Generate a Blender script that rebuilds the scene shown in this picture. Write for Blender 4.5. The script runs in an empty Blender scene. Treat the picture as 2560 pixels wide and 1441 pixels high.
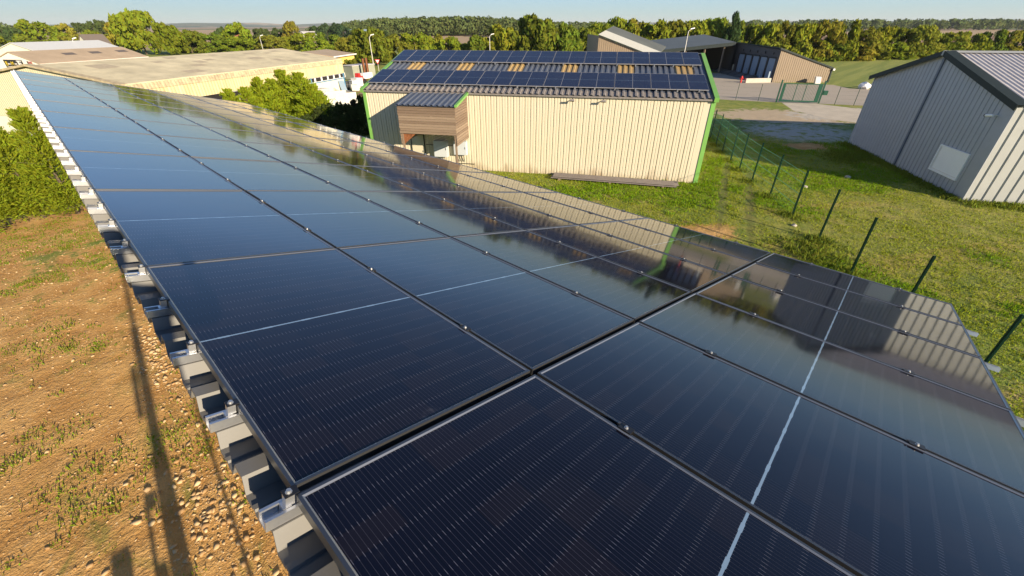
import bpy, bmesh, math, random
import numpy as np
from mathutils import Vector, Matrix
S = bpy.context.scene
COL = S.collection
R = math.radians
PI = math.pi

# ------------------------------------------------------------------ camera, sky, sun, exposure
cam_d = bpy.data.cameras.new("camera")
cam = bpy.data.objects.new("camera", cam_d)
COL.objects.link(cam)
S.camera = cam
cam.location = (-0.0877, -0.9824, 7.6705)
cam.matrix_world = Matrix.Translation((-0.0877, -0.9824, 7.6705)) @ (
    Matrix.Rotation(-0.81729, 4, 'Z') @ Matrix.Rotation(1.00972, 4, 'X') @ Matrix.Rotation(-0.0024, 4, 'Z'))
cam_d.sensor_fit = 'HORIZONTAL'
cam_d.sensor_width = 36.0
cam_d.lens = 36.0 * 1043.86 / 2560.0
cam_d.clip_start = 0.05
cam_d.clip_end = 30000

SUN_AZ = 5.3      # direction the light travels, degrees from +Y towards +X
SUN_EL = 17.8
W = bpy.data.worlds.new("World")
S.world = W
W.use_nodes = True
wn = W.node_tree.nodes
sky = wn.new("ShaderNodeTexSky")
sky.sky_type = 'NISHITA'
sky.sun_disc = False
sky.sun_elevation = R(SUN_EL)
sky.sun_rotation = R(180 + SUN_AZ)
sky.air_density = 0.66
sky.dust_density = 0.0
sky.ozone_density = 2.7
sky.altitude = 100
wn["Background"].inputs["Strength"].default_value = 0.088
sepc = wn.new("ShaderNodeSeparateColor")   # evenly bright horizon band instead of a burnt-out one
div = wn.new("ShaderNodeMath"); div.operation = 'DIVIDE'; div.inputs[0].default_value = 3.9
mn = wn.new("ShaderNodeMath"); mn.operation = 'MINIMUM'; mn.inputs[1].default_value = 1.0
cap = wn.new("ShaderNodeVectorMath"); cap.operation = 'SCALE'
L_ = W.node_tree.links
L_.new(sky.outputs[0], sepc.inputs[0]); L_.new(sepc.outputs[1], div.inputs[1]); L_.new(div.outputs[0], mn.inputs[0])
L_.new(sky.outputs[0], cap.inputs[0]); L_.new(mn.outputs[0], cap.inputs["Scale"])
W.node_tree.links.new(cap.outputs[0], wn["Background"].inputs["Color"])

sun_d = bpy.data.lights.new("sun", 'SUN')
sun_d.energy = 4.7
sun_d.angle = R(0.55)
sun_d.color = (1.0, 0.84, 0.61)
sun = bpy.data.objects.new("sun", sun_d)
COL.objects.link(sun)
a, e = R(SUN_AZ), R(SUN_EL)
trav = Vector((math.sin(a) * math.cos(e), math.cos(a) * math.cos(e), -math.sin(e)))
sun.rotation_euler = trav.to_track_quat('-Z', 'Y').to_euler()
sun.location = (0, -60, 60)

S.view_settings.view_transform = 'Standard'
S.view_settings.look = 'None'
S.view_settings.gamma = 1.0
S.view_settings.use_curve_mapping = False
S.view_settings.exposure = 1.0
S.cycles.max_bounces = 6
S.cycles.diffuse_bounces = 3
S.cycles.glossy_bounces = 3
S.cycles.transparent_max_bounces = 6

# ------------------------------------------------------------------ object helpers
def tag(o, label=None, cat=None, group=None, kind=None):
    if label: o['label'] = label
    if cat: o['category'] = cat
    if group: o['group'] = group
    if kind: o['kind'] = kind
    return o

def thing(name, label, cat, loc=(0, 0, 0), rz=0, group=None, mat=None):
    o = bpy.data.objects.new(name, None)
    o.empty_display_size = 0.2
    COL.objects.link(o)
    if mat is not None:
        o.matrix_world = mat
    else:
        o.location = loc
        o.rotation_euler = (0, 0, rz)
    return tag(o, label, cat, group)

def link(name, me, parent=None, mats=None, smooth=False):
    if mats is not None:
        for m in (mats if isinstance(mats, (list, tuple)) else [mats]):
            me.materials.append(m)
    if smooth:
        for p in me.polygons: p.use_smooth = True
    o = bpy.data.objects.new(name, me)
    COL.objects.link(o)
    if parent is not None: o.parent = parent
    return o

def dup(o, parent=None, **kw):
    c = o.copy()
    COL.objects.link(c)
    c.parent = parent
    for ch in o.children:
        dup(ch, c)
    return c

class MB:
    """collects shapes and links them as one mesh"""
    def __init__(self, M=None):
        self.v = []; self.f = []; self.m = []; self.M = M or Matrix.Identity(4); self.mi = 0
    def P(self, p):
        self.v.append(tuple(self.M @ Vector(p))); return len(self.v) - 1
    def poly(self, *pts):
        self.f.append([self.P(p) for p in pts]); self.m.append(self.mi)
    def box(self, x0, x1, y0, y1, z0, z1):
        i = [self.P((x, y, z)) for z in (z0, z1) for x, y in ((x0, y0), (x1, y0), (x1, y1), (x0, y1))]
        for q in ((3, 2, 1, 0), (4, 5, 6, 7), (0, 1, 5, 4), (1, 2, 6, 5), (2, 3, 7, 6), (3, 0, 4, 7)):
            self.f.append([i[k] for k in q]); self.m.append(self.mi)
    def bar(self, p, q, w, h=None, up=(0, 0, 1)):
        """rectangular bar from p to q"""
        p = Vector(p); q = Vector(q); d = (q - p).normalized(); up = Vector(up)
        s = d.cross(up)
        if s.length < 1e-4: s = d.cross(Vector((1, 0, 0)))
        s.normalize(); u = s.cross(d).normalized(); h = h or w
        c = [s * (a * w / 2) + u * (b * h / 2) for a, b in ((-1, -1), (1, -1), (1, 1), (-1, 1))]
        i = [self.P(p + k) for k in c] + [self.P(q + k) for k in c]
        for k in ((3, 2, 1, 0), (4, 5, 6, 7), (0, 1, 5, 4), (1, 2, 6, 5), (2, 3, 7, 6), (3, 0, 4, 7)):
            self.f.append([i[j] for j in k]); self.m.append(self.mi)
    def tube(self, p, q, r0, r1=None, n=8, cap=True):
        p = Vector(p); q = Vector(q); d = (q - p).normalized()
        s = d.cross(Vector((0, 0, 1)))
        if s.length < 1e-3: s = d.cross(Vector((1, 0, 0)))
        s.normalize(); u = s.cross(d); r1 = r0 if r1 is None else r1
        A = [self.P(p + (s * math.cos(2 * PI * k / n) + u * math.sin(2 * PI * k / n)) * r0) for k in range(n)]
        B = [self.P(q + (s * math.cos(2 * PI * k / n) + u * math.sin(2 * PI * k / n)) * r1) for k in range(n)]
        for k in range(n):
            j = (k + 1) % n
            self.f.append([A[k], A[j], B[j], B[k]]); self.m.append(self.mi)
        if cap:
            self.f.append(A[::-1]); self.m.append(self.mi); self.f.append(B); self.m.append(self.mi)
    def prism(self, pts, d):
        """closed polygon pts (3-D) pushed along vector d"""
        d = Vector(d); n = len(pts)
        A = [self.P(p) for p in pts]; B = [self.P(Vector(p) + d) for p in pts]
        self.f.append(A[::-1]); self.m.append(self.mi); self.f.append(B); self.m.append(self.mi)
        for k in range(n):
            j = (k + 1) % n
            self.f.append([A[k], A[j], B[j], B[k]]); self.m.append(self.mi)
    def strip(self, A, B):
        """quads between two polylines"""
        a = [self.P(p) for p in A]; b = [self.P(p) for p in B]
        for k in range(len(a) - 1):
            self.f.append([a[k], a[k + 1], b[k + 1], b[k]]); self.m.append(self.mi)
    def mesh(self, name):
        me = bpy.data.meshes.new(name)
        me.from_pydata(self.v, [], self.f)
        if any(self.m): me.polygons.foreach_set("material_index", self.m)
        me.update()
        return me
    def build(self, name, mats, parent=None, smooth=False):
        return link(name, self.mesh(name), parent, mats, smooth)

def frame(o, ex, ey, ez):
    M = Matrix.Identity(4)
    for i, c in enumerate((ex, ey, ez)):
        for j in range(3): M[j][i] = c[j]
    for j in range(3): M[j][3] = o[j]
    return M

ORD = ["first", "second", "third", "fourth", "fifth", "sixth", "seventh", "eighth", "ninth", "tenth", "eleventh", "twelfth"]
def nth(i):
    if i < 12: return ORD[i]
    n = i + 1
    return "%d%s" % (n, {1: 'st', 2: 'nd', 3: 'rd'}.get(n % 10 if n % 100 not in (11, 12, 13) else 0, 'th'))

def rib_profile(length, pitch, top, slope, depth, start=0.0):
    """polyline (s, d): flat at d=0 with ribs/grooves of the given depth"""
    pts = [(0.0, 0.0)]
    s = start
    while s + top + 2 * slope < length:
        for ds, d in ((0, 0), (slope, depth), (slope + top, depth), (2 * slope + top, 0)):
            if s + ds > pts[-1][0] + 1e-5: pts.append((s + ds, d))
        s += pitch
    pts.append((length, 0.0))
    return pts

# ------------------------------------------------------------------ material helpers
def mat(name, col, rough=0.6, metal=0.0, spec=0.5, noise=0.0, scale=4.0, bump=0.0, bscale=30.0, stretch=None, col2=None):
    m = bpy.data.materials.new(name); m.use_nodes = True
    nt = m.node_tree; b = nt.nodes["Principled BSDF"]
    b.inputs["Base Color"].default_value = (*col, 1)
    b.inputs["Roughness"].default_value = rough
    b.inputs["Metallic"].default_value = metal
    b.inputs["Specular IOR Level"].default_value = spec
    if noise or col2 or bump:
        tc = nt.nodes.new("ShaderNodeTexCoord"); src = tc.outputs["Object"]
        if stretch:
            mp = nt.nodes.new("ShaderNodeMapping"); mp.inputs["Scale"].default_value = stretch
            nt.links.new(src, mp.inputs["Vector"]); src = mp.outputs[0]
    if noise or col2:
        nz = nt.nodes.new("ShaderNodeTexNoise"); nz.inputs["Scale"].default_value = scale; nz.inputs["Detail"].default_value = 6
        nz.inputs["Roughness"].default_value = 0.65
        nt.links.new(src, nz.inputs["Vector"])
        rp = nt.nodes.new("ShaderNodeValToRGB")
        c2 = col2 or tuple(min(1, c * (1 + noise)) for c in col)
        c1 = col if col2 else tuple(c * (1 - noise) for c in col)
        rp.color_ramp.elements[0].position = 0.32; rp.color_ramp.elements[1].position = 0.68
        rp.color_ramp.elements[0].color = (*c1, 1); rp.color_ramp.elements[1].color = (*c2, 1)
        nt.links.new(nz.outputs["Fac"], rp.inputs["Fac"]); nt.links.new(rp.outputs[0], b.inputs["Base Color"])
    if bump:
        n2 = nt.nodes.new("ShaderNodeTexNoise"); n2.inputs["Scale"].default_value = bscale; n2.inputs["Detail"].default_value = 4
        nt.links.new(src, n2.inputs["Vector"])
        bp = nt.nodes.new("ShaderNodeBump"); bp.inputs["Strength"].default_value = bump; bp.inputs["Distance"].default_value = 0.02
        nt.links.new(n2.outputs["Fac"], bp.inputs["Height"]); nt.links.new(bp.outputs[0], b.inputs["Normal"])
    return m

class NT:
    """small node-graph writer"""
    def __init__(self, m):
        self.m = m; self.t = m.node_tree; self.b = self.t.nodes["Principled BSDF"]
    def n(self, kind, **kw):
        x = self.t.nodes.new(kind)
        for k, v in kw.items(): setattr(x, k, v)
        return x
    def put(self, sock, v):
        if isinstance(v, bpy.types.NodeSocket): self.t.links.new(v, sock)
        else:
            sock.default_value = v if not (isinstance(v, tuple) and len(v) == 3 and sock.type == 'RGBA') else (*v, 1)
    def math(self, op, a, b=0.0, c=0.0, clamp=False):
        x = self.n("ShaderNodeMath", operation=op, use_clamp=clamp)
        self.put(x.inputs[0], a); self.put(x.inputs[1], b); self.put(x.inputs[2], c)
        return x.outputs[0]
    def mix(self, f, a, b, mode='MIX'):
        x = self.n("ShaderNodeMix", data_type='RGBA', blend_type=mode)
        self.put(x.inputs[0], f); self.put(x.inputs[6], a); self.put(x.inputs[7], b)
        return x.outputs[2]
    def noise(self, vec, scale, detail=4, rough=0.6, dist=0.0):
        x = self.n("ShaderNodeTexNoise"); self.put(x.inputs["Vector"], vec)
        x.inputs["Scale"].default_value = scale; x.inputs["Detail"].default_value = detail
        x.inputs["Roughness"].default_value = rough; x.inputs["Distortion"].default_value = dist
        return x.outputs["Fac"]
    def smooth(self, v, lo, hi):
        x = self.n("ShaderNodeMapRange", interpolation_type='SMOOTHSTEP')
        self.put(x.inputs[0], v); x.inputs[1].default_value = lo; x.inputs[2].default_value = hi
        return x.outputs[0]
    def obj(self):
        return self.n("ShaderNodeTexCoord").outputs["Object"]
    def sep(self, v):
        x = self.n("ShaderNodeSeparateXYZ"); self.put(x.inputs[0], v); return x.outputs
    def scaled(self, v, s):
        x = self.n("ShaderNodeMapping"); self.put(x.inputs["Vector"], v); x.inputs["Scale"].default_value = s
        return x.outputs[0]
    def bump(self, h, strength, dist):
        x = self.n("ShaderNodeBump"); x.inputs["Strength"].default_value = strength; x.inputs["Distance"].default_value = dist
        self.put(x.inputs["Height"], h); self.put(self.b.inputs["Normal"], x.outputs[0])

def newmat(name, rough=0.7, metal=0.0):
    m = bpy.data.materials.new(name); m.use_nodes = True
    g = NT(m); g.b.inputs["Roughness"].default_value = rough; g.b.inputs["Metallic"].default_value = metal
    return m, g

# ------------------------------------------------------------------ materials
def cell_material(name, W_, L_, cols, rows, lines, dark, tint, line_col, bow=0.0):
    """photovoltaic cells seen through glass, in the panel's own coordinates (x across, y along)"""
    m, g = newmat(name, 0.07)
    o = g.obj(); s = g.sep(o)
    mg = 0.014
    cx = g.math('DIVIDE', g.math('SUBTRACT', s[0], mg), (W_ - 2 * mg) / cols)
    cy = g.math('DIVIDE', g.math('SUBTRACT', s[1], mg), (L_ - 2 * mg) / rows)
    ix = g.math('FLOOR', cx); iy = g.math('FLOOR', cy)
    fx = g.math('FRACT', cx); fy = g.math('FRACT', cy)
    oi = g.n("ShaderNodeObjectInfo")
    cv = g.n("ShaderNodeCombineXYZ"); g.put(cv.inputs[0], ix); g.put(cv.inputs[1], iy); g.put(cv.inputs[2], g.math('MULTIPLY', oi.outputs["Random"], 91.0))
    wnz = g.n("ShaderNodeTexWhiteNoise", noise_dimensions='3D'); g.put(wnz.inputs[0], cv.outputs[0])
    base = g.mix(g.smooth(wnz.outputs[0], 0.45, 0.95), dark, tint)
    # gap between cells
    dx = g.math('ABSOLUTE', g.math('SUBTRACT', fx, 0.5)); dy = g.math('ABSOLUTE', g.math('SUBTRACT', fy, 0.5))
    gap = g.math('MAXIMUM', g.math('GREATER_THAN', dx, 0.5 - 0.008), g.math('GREATER_THAN', dy, 0.5 - 0.012))
    base = g.mix(g.math('MULTIPLY', gap, 0.8), base, tuple(c * 0.25 for c in dark))
    if lines:
        fl = g.math('FRACT', g.math('MULTIPLY', fx, float(lines)))
        ln = g.math('LESS_THAN', g.math('ABSOLUTE', g.math('SUBTRACT', fl, 0.5)), 0.055)
        tick = g.math('GREATER_THAN', dy, 0.40)
        amt = g.math('MULTIPLY', ln, g.math('ADD', 0.062, g.math('MULTIPLY', tick, 0.20)))
        base = g.mix(amt, base, line_col)
    # outer margin and the middle ribbon where the two half-strings meet
    ex = g.math('ABSOLUTE', g.math('SUBTRACT', s[0], W_ / 2)); ey = g.math('ABSOLUTE', g.math('SUBTRACT', s[1], L_ / 2))
    rim = g.math('MAXIMUM', g.math('GREATER_THAN', ex, W_ / 2 - mg), g.math('GREATER_THAN', ey, L_ / 2 - mg))
    base = g.mix(rim, base, (0.006, 0.006, 0.008))
    conn = g.math('LESS_THAN', g.math('ABSOLUTE', g.math('SUBTRACT', fx, 0.5)), 0.13)
    wmid = g.math('ADD', 0.0048, g.math('MULTIPLY', conn, 0.0018))
    mid = g.math('MULTIPLY', g.math('LESS_THAN', ey, wmid), g.math('LESS_THAN', ex, W_ / 2 - mg))
    base = g.mix(mid, base, (0.25, 0.36, 0.48))
    # a thin veil of dust
    dust = g.smooth(g.noise(o, 2.2, 5, 0.7, 0.6), 0.5, 0.8)
    base = g.mix(g.math('MULTIPLY', dust, 0.010), base, (0.5, 0.46, 0.42))
    smear = g.math('MULTIPLY', g.smooth(g.noise(g.scaled(o, (1.0, 0.8, 1)), 3.1, 2, 0.5, 1.2), 0.70, 0.80), g.smooth(g.noise(o, 40, 3), 0.3, 0.7))
    base = g.mix(g.math('MULTIPLY', smear, 0.10), base, (0.55, 0.55, 0.6))
    g.put(g.b.inputs["Base Color"], base)
    g.b.inputs["IOR"].default_value = 1.5
    g.put(g.b.inputs["Roughness"], g.math('ADD', 0.062, g.math('MULTIPLY', dust, 0.05)))
    # the glass hangs a little low towards one long edge and is gently wavy
    g.bump(g.math('ADD', g.math('MULTIPLY', s[0], -bow), g.math('MULTIPLY', g.noise(g.scaled(o, (1.0, 0.5, 1.0)), 1.6, 2, 0.5), 0.0011)), 1.0, 1.0)
    return m

M_cell = cell_material("pv_cells", 1.134, 2.0, 6, 22, 11, (0.0030, 0.0026, 0.0085), (0.0085, 0.006, 0.010), (0.40, 0.40, 0.48), 0.020)
M_cell2 = cell_material("pv_cells_roof", 0.965, 2.18, 6, 24, 2, (0.013, 0.015, 0.034), (0.019, 0.020, 0.040), (0.12, 0.13, 0.18))
M_frame = mat("anodised_frame", (0.16, 0.16, 0.165), 0.42, 0.9)
M_lip = mat("glint_frame_lip", (0.40, 0.41, 0.43), 0.36, 0.75)  # lighter than the frame: paints the sun and sky glint on the lips
M_frame2 = mat("silver_panel_frame", (0.30, 0.30, 0.32), 0.5, 0.2)
M_alu = mat("aluminium", (0.62, 0.63, 0.65), 0.34, 0.85, noise=0.06, scale=20)
M_clampblk = mat("black_clamp", (0.035, 0.035, 0.04), 0.4, 0.6)
M_steel = mat("bolt_steel", (0.55, 0.55, 0.55), 0.45, 0.8)
M_sheet = mat("grey_roof_sheet", (0.17, 0.165, 0.155), 0.5, 0.0, 0.4, noise=0.08, scale=3)
M_dirtwall = mat("render_wall", (0.55, 0.52, 0.46), 0.8, noise=0.06)

def wall_material():
    m, g = newmat("cream_cladding", 0.55)
    o = g.obj(); s = g.sep(o)
    n1 = g.noise(g.scaled(o, (1.0, 1.0, 0.12)), 3.0, 5)
    base = g.mix(n1, (0.56, 0.50, 0.375), (0.63, 0.575, 0.445))
    edge = g.math('ADD', g.math('MULTIPLY', g.noise(g.scaled(o, (1, 1, 0.35)), 1.3, 5, 0.7), 1.9), -0.55)
    stain = g.math('MULTIPLY', g.smooth(g.math('SUBTRACT', edge, s[2]), -0.15, 0.65), g.smooth(g.noise(g.scaled(o, (3, 3, .6)), 1.8, 4), 0.30, 0.60))
    base = g.mix(g.math('MULTIPLY', stain, 0.85), base, (0.25, 0.17, 0.085))
    g.put(g.b.inputs["Base Color"], base)
    return m
M_cream = wall_material()
M_green = mat("green_trim", (0.17, 0.38, 0.085), 0.45, noise=0.06, scale=2)
M_navy = mat("slate_blue_roof", (0.10, 0.115, 0.15), 0.42, 0.1, noise=0.12, scale=2)
M_eave = mat("weathered_eave_sheet", (0.20, 0.18, 0.17), 0.7, noise=0.25, scale=6)
M_sky = mat("yellowed_translucent_sheet", (0.36, 0.25, 0.11), 0.5, noise=0.25, scale=6, stretch=(1, 4, 1))
M_wood = mat("weathered_boards", (0.20, 0.135, 0.09), 0.85, scale=2.2, stretch=(0.7, 9, 9), col2=(0.42, 0.32, 0.24), bump=0.3, bscale=8)
def board_material():
    m, g = newmat("weathered_boards", 0.85)
    o = g.obj(); ge = g.n("ShaderNodeNewGeometry")
    n = g.noise(g.scaled(o, (0.8, 0.8, 14)), 2.2, 5, 0.7)
    a = g.mix(n, (0.09, 0.055, 0.035), (0.24, 0.17, 0.12)); b = g.mix(n, (0.17, 0.115, 0.08), (0.38, 0.29, 0.21))
    g.put(g.b.inputs["Base Color"], g.mix(ge.outputs["Random Per Island"], a, b))
    return m
M_wood = board_material()
M_grey = mat("grey_cladding", (0.36, 0.385, 0.44), 0.5, noise=0.05, scale=1.5)
M_offwhite = mat("pale_cladding", (0.35, 0.36, 0.355), 0.5, noise=0.05, scale=1.5)
M_trimdark = mat("dark_green_trim", (0.022, 0.032, 0.032), 0.65, 0.0, 0.3)
M_fibre = mat("fibre_cement_roof", (0.44, 0.41, 0.41), 0.8, scale=3.0, col2=(0.56, 0.53, 0.53))
M_white = mat("white_paint", (0.80, 0.79, 0.77), 0.5, noise=0.03)
M_greyw = mat("dull_white_paint", (0.52, 0.51, 0.48), 0.6, noise=0.08)
M_window = mat("white_shutter", (0.88, 0.90, 0.93), 0.45, noise=0.03, scale=1)
M_glassd = mat("dark_window_glass", (0.03, 0.028, 0.03), 0.08, 0, 0.6)
M_postg = mat("dark_green_steel", (0.006, 0.05, 0.03), 0.42, 0.0)
M_wire = mat("green_wire", (0.08, 0.30, 0.17), 0.5)
M_gate = mat("green_gate_steel", (0.008, 0.07, 0.042), 0.4)
M_tanroof = mat("lichened_roof_sheet", (0.48, 0.415, 0.27), 0.85, scale=0.45, col2=(0.76, 0.66, 0.43), bump=0.2, bscale=3)
M_tanpatch = mat("newer_roof_sheet", (0.46, 0.38, 0.26), 0.85, noise=0.15, scale=2)
M_tanwall = mat("old_cream_sheet", (0.52, 0.42, 0.225), 0.7, scale=1.0, col2=(0.62, 0.525, 0.325), stretch=(2, 2, 0.3))
M_tanedge = mat("mossy_sheet_edge", (0.30, 0.24, 0.16), 0.9, scale=3.0, col2=(0.58, 0.48, 0.30))
M_block = mat("whitewashed_block", (0.74, 0.70, 0.58), 0.8, noise=0.06, scale=1)
M_blue = mat("blue_frame_paint", (0.10, 0.25, 0.40), 0.5, noise=0.1)
M_bluegrey = mat("blue_grey_panel", (0.28, 0.36, 0.44), 0.5)
M_brownroof = mat("brown_roof_sheet", (0.37, 0.28, 0.19), 0.85, scale=0.6, col2=(0.47, 0.36, 0.25), bump=0.2, bscale=3)
M_darkpatch = mat("dark_roof_light", (0.14, 0.115, 0.10), 0.7, noise=0.1)
M_brownclad = mat("brown_cladding", (0.24, 0.18, 0.12), 0.6, noise=0.05, scale=1)
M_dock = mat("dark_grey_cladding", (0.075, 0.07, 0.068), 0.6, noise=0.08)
M_door = mat("blue_grey_door", (0.25, 0.33, 0.42), 0.45, noise=0.04)
M_dockroof = mat("dark_metal_roof", (0.12, 0.125, 0.105), 0.5, 0.0, noise=0.15, scale=0.3)
M_paleroof = mat("pale_metal_roof", (0.56, 0.55, 0.48), 0.5, 0.1, noise=0.08)
M_concrete = mat("concrete", (0.46, 0.42, 0.35), 0.85, noise=0.1, scale=2, bump=0.2)
M_red = mat("red_paint", (0.55, 0.03, 0.025), 0.45)
M_yellow = mat("yellow_render", (0.82, 0.55, 0.15), 0.8, noise=0.06)
M_rust = mat("rusty_steel", (0.20, 0.075, 0.03), 0.85, noise=0.3, scale=4)
M_black = mat("black_paint", (0.02, 0.02, 0.02), 0.5)
M_sign = mat("black_sign_board", (0.025, 0.022, 0.02), 0.5)
M_signy = mat("yellow_lettering", (0.75, 0.55, 0.03), 0.5)
M_signw = mat("white_lettering", (0.7, 0.66, 0.62), 0.5)
M_lamp = mat("galvanised_pole", (0.62, 0.60, 0.56), 0.4, 0.2)
M_tile = mat("clay_tiles", (0.33, 0.12, 0.07), 0.8, noise=0.2, scale=1.5)
M_cab = mat("cabinet_plastic", (0.52, 0.56, 0.60), 0.45)
M_nest = mat("rusted_bracket", (0.22, 0.08, 0.03), 0.9, noise=0.5, scale=12)
M_rubber = mat("grey_rubber", (0.11, 0.105, 0.10), 0.7)
M_bark = mat("bark", (0.10, 0.075, 0.05), 0.9, noise=0.3, scale=6)
M_sheetstack = mat("brown_grey_sheets", (0.17, 0.145, 0.13), 0.65, noise=0.12, scale=3)

def asphalt():
    m, g = newmat("old_asphalt", 0.9)
    o = g.obj()
    n = g.noise(o, 0.35, 5); f = g.noise(o, 14, 3)
    b = g.mix(n, (0.38, 0.32, 0.25), (0.47, 0.40, 0.31))
    b = g.mix(g.math('MULTIPLY', f, 0.35), b, (0.27, 0.23, 0.19))
    g.put(g.b.inputs["Base Color"], b); g.bump(f, 0.3, 0.02)
    return m
M_asph = asphalt()

def leaf_material(name, var=0.55, trans=0.28):
    """foliage: the object's own colour, varied leaf by leaf and clump by clump"""
    m = bpy.data.materials.new(name); m.use_nodes = True
    g = NT(m); nt = m.node_tree
    oi = g.n("ShaderNodeObjectInfo"); ge = g.n("ShaderNodeNewGeometry")
    n = g.noise(g.obj(), 3.5, 3, 0.6)
    k = g.math('ADD', 1.0 - var / 2, g.math('MULTIPLY', g.math('ADD', g.math('MULTIPLY', ge.outputs["Random Per Island"], 0.55), g.math('MULTIPLY', n, 0.45)), var))
    hs = g.n("ShaderNodeHueSaturation"); g.put(hs.inputs["Color"], oi.outputs["Color"]); g.put(hs.inputs["Value"], k)
    g.put(hs.inputs["Hue"], g.math('ADD', 0.475, g.math('MULTIPLY', ge.outputs["Random Per Island"], 0.05)))
    d = g.n("ShaderNodeBsdfDiffuse"); t = g.n("ShaderNodeBsdfTranslucent"); mx = g.n("ShaderNodeMixShader")
    g.put(d.inputs[0], hs.outputs[0]); g.put(t.inputs[0], hs.outputs[0]); mx.inputs[0].default_value = trans
    nt.links.new(d.outputs[0], mx.inputs[1]); nt.links.new(t.outputs[0], mx.inputs[2])
    nt.links.new(mx.outputs[0], nt.nodes["Material Output"].inputs[0])
    return m
M_leaf = leaf_material("foliage", 0.65, 0.36)
M_grassb = leaf_material("grass_blades", 0.7, 0.35)

def ground_material():
    m, g = newmat("ground_cover", 0.95)
    o = g.obj(); s = g.sep(o)
    big = g.noise(o, 0.22, 4, 0.55); med = g.noise(o, 1.1, 5, 0.6); fine = g.noise(o, 9.0, 4, 0.65)
    # grass
    gr = g.mix(g.smooth(big, 0.35, 0.65), (0.175, 0.235, 0.016), (0.28, 0.28, 0.035))
    gr = g.mix(g.smooth(med, 0.42, 0.62), gr, (0.13, 0.19, 0.014))
    gr = g.mix(g.math('MULTIPLY', g.smooth(fine, 0.45, 0.7), 0.55), gr, (0.33, 0.28, 0.07))
    dry = g.smooth(g.noise(g.scaled(o, (1.0, 0.55, 1)), 0.8, 6, 0.7), 0.53, 0.68)
    gr = g.mix(g.math('MULTIPLY', dry, 0.75), gr, (0.43, 0.31, 0.125))
    # bare stony soil
    so = g.mix(g.smooth(med, 0.3, 0.7), (0.46, 0.235, 0.062), (0.63, 0.37, 0.125))
    vo = g.n("ShaderNodeTexVoronoi"); g.put(vo.inputs["Vector"], o); vo.inputs["Scale"].default_value = 13.0
    stone = g.math('MULTIPLY', g.math('LESS_THAN', vo.outputs["Distance"], 0.28), g.smooth(fine, 0.5, 0.62))
    so = g.mix(g.math('MULTIPLY', stone, 0.8), so, (0.66, 0.50, 0.29))
    so = g.mix(g.math('MULTIPLY', g.smooth(g.noise(o, 30, 3), 0.5, 0.75), 0.45), so, (0.20, 0.10, 0.04))
    so = g.mix(g.math('MULTIPLY', g.smooth(g.noise(g.scaled(o, (1, .7, 1)), 3.2, 6, 0.75, 0.6), 0.52, 0.70), 0.45), so, (0.27, 0.15, 0.06))
    vo2 = g.n("ShaderNodeTexVoronoi"); g.put(vo2.inputs["Vector"], o); vo2.inputs["Scale"].default_value = 34.0
    so = g.mix(g.math('MULTIPLY', g.math('LESS_THAN', vo2.outputs["Distance"], 0.22), g.math('MULTIPLY', g.smooth(med, 0.4, 0.6), 0.4)), so, (0.66, 0.47, 0.24))
    sand = g.mix(med, (0.42, 0.31, 0.19), (0.52, 0.42, 0.29))
    grav = g.mix(fine, (0.40, 0.36, 0.30), (0.60, 0.53, 0.42))
    def ell(cx, cy, rx, ry, rot, soft=0.5):
        mp = g.n("ShaderNodeMapping", vector_type='TEXTURE'); g.put(mp.inputs["Vector"], o)
        mp.inputs["Location"].default_value = (cx, cy, 0); mp.inputs["Rotation"].default_value = (0, 0, R(rot)); mp.inputs["Scale"].default_value = (rx, ry, 1)
        ln = g.n("ShaderNodeVectorMath", operation='LENGTH'); g.put(ln.inputs[0], mp.outputs[0])
        v = g.math('ADD', ln.outputs["Value"], g.math('MULTIPLY', g.math('SUBTRACT', med, 0.5), 2.0))
        v = g.math('ADD', v, g.math('MULTIPLY', g.math('SUBTRACT', fine, 0.5), 0.9))
        return g.smooth(v, 1.0 + soft * 0.3, 1.0 - soft * 0.3)
    base = gr
    base = g.mix(ell(-6, 8, 13, 16.5, 0, 0.4), base, so)              # dirt yard left of the array
    base = g.mix(ell(-6, 27, 14, 4.5, 0, 0.6), base, so)
    weeds = g.smooth(g.noise(g.scaled(o, (1, 0.6, 1)), 0.75, 6, 0.75, 0.8), 0.53, 0.68)
    near = g.math('LESS_THAN', s[0], 2.0)
    base = g.mix(g.math('MULTIPLY', g.math('MULTIPLY', weeds, near), 0.7), base, (0.17, 0.19, 0.030))
    base = g.mix(ell(50.5, 9.5, 6.5, 4.0, -55, 0.3), base, sand)
    base = g.mix(ell(56.0, 5.5, 6.0, 3.2, -30, 0.2), base, grav)
    base = g.mix(g.math('MULTIPLY', ell(43.5, 6.5, 4.4, 3.6, -50, 1.0), g.smooth(med, 0.34, 0.52)), base, grav)
    base = g.mix(ell(38.5, 4.6, 1.8, 1.0, -40, 0.9), base, so)
    base = g.mix(ell(18.0, 4.2, 1.3, 0.9, -40, 0.4), base, so)
    base = g.mix(g.math('MULTIPLY', ell(18.6, 0.9, 1.2, 1.0, -40, 0.4), 0.35), base, so)
    base = g.mix(g.math('MULTIPLY', ell(29.5, 3.0, 2.2, 1.2, -50, 0.9), 0.2), base, so)
    base = g.mix(g.math('MULTIPLY', ell(21.5, -3.0, 4.6, 0.5, -32, 0.9), 0.35), base, so)
    base = g.mix(g.math('MULTIPLY', ell(25.0, 1.2, 3.2, 0.4, -38, 0.9), 0.35), base, so)
    base = g.mix(g.math('MULTIPLY', ell(27.0, -4.0, 11.0, 5.5, -32, 1.2), 0.45), base, g.mix(med, (0.40, 0.34, 0.075), (0.24, 0.24, 0.035)))
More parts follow.
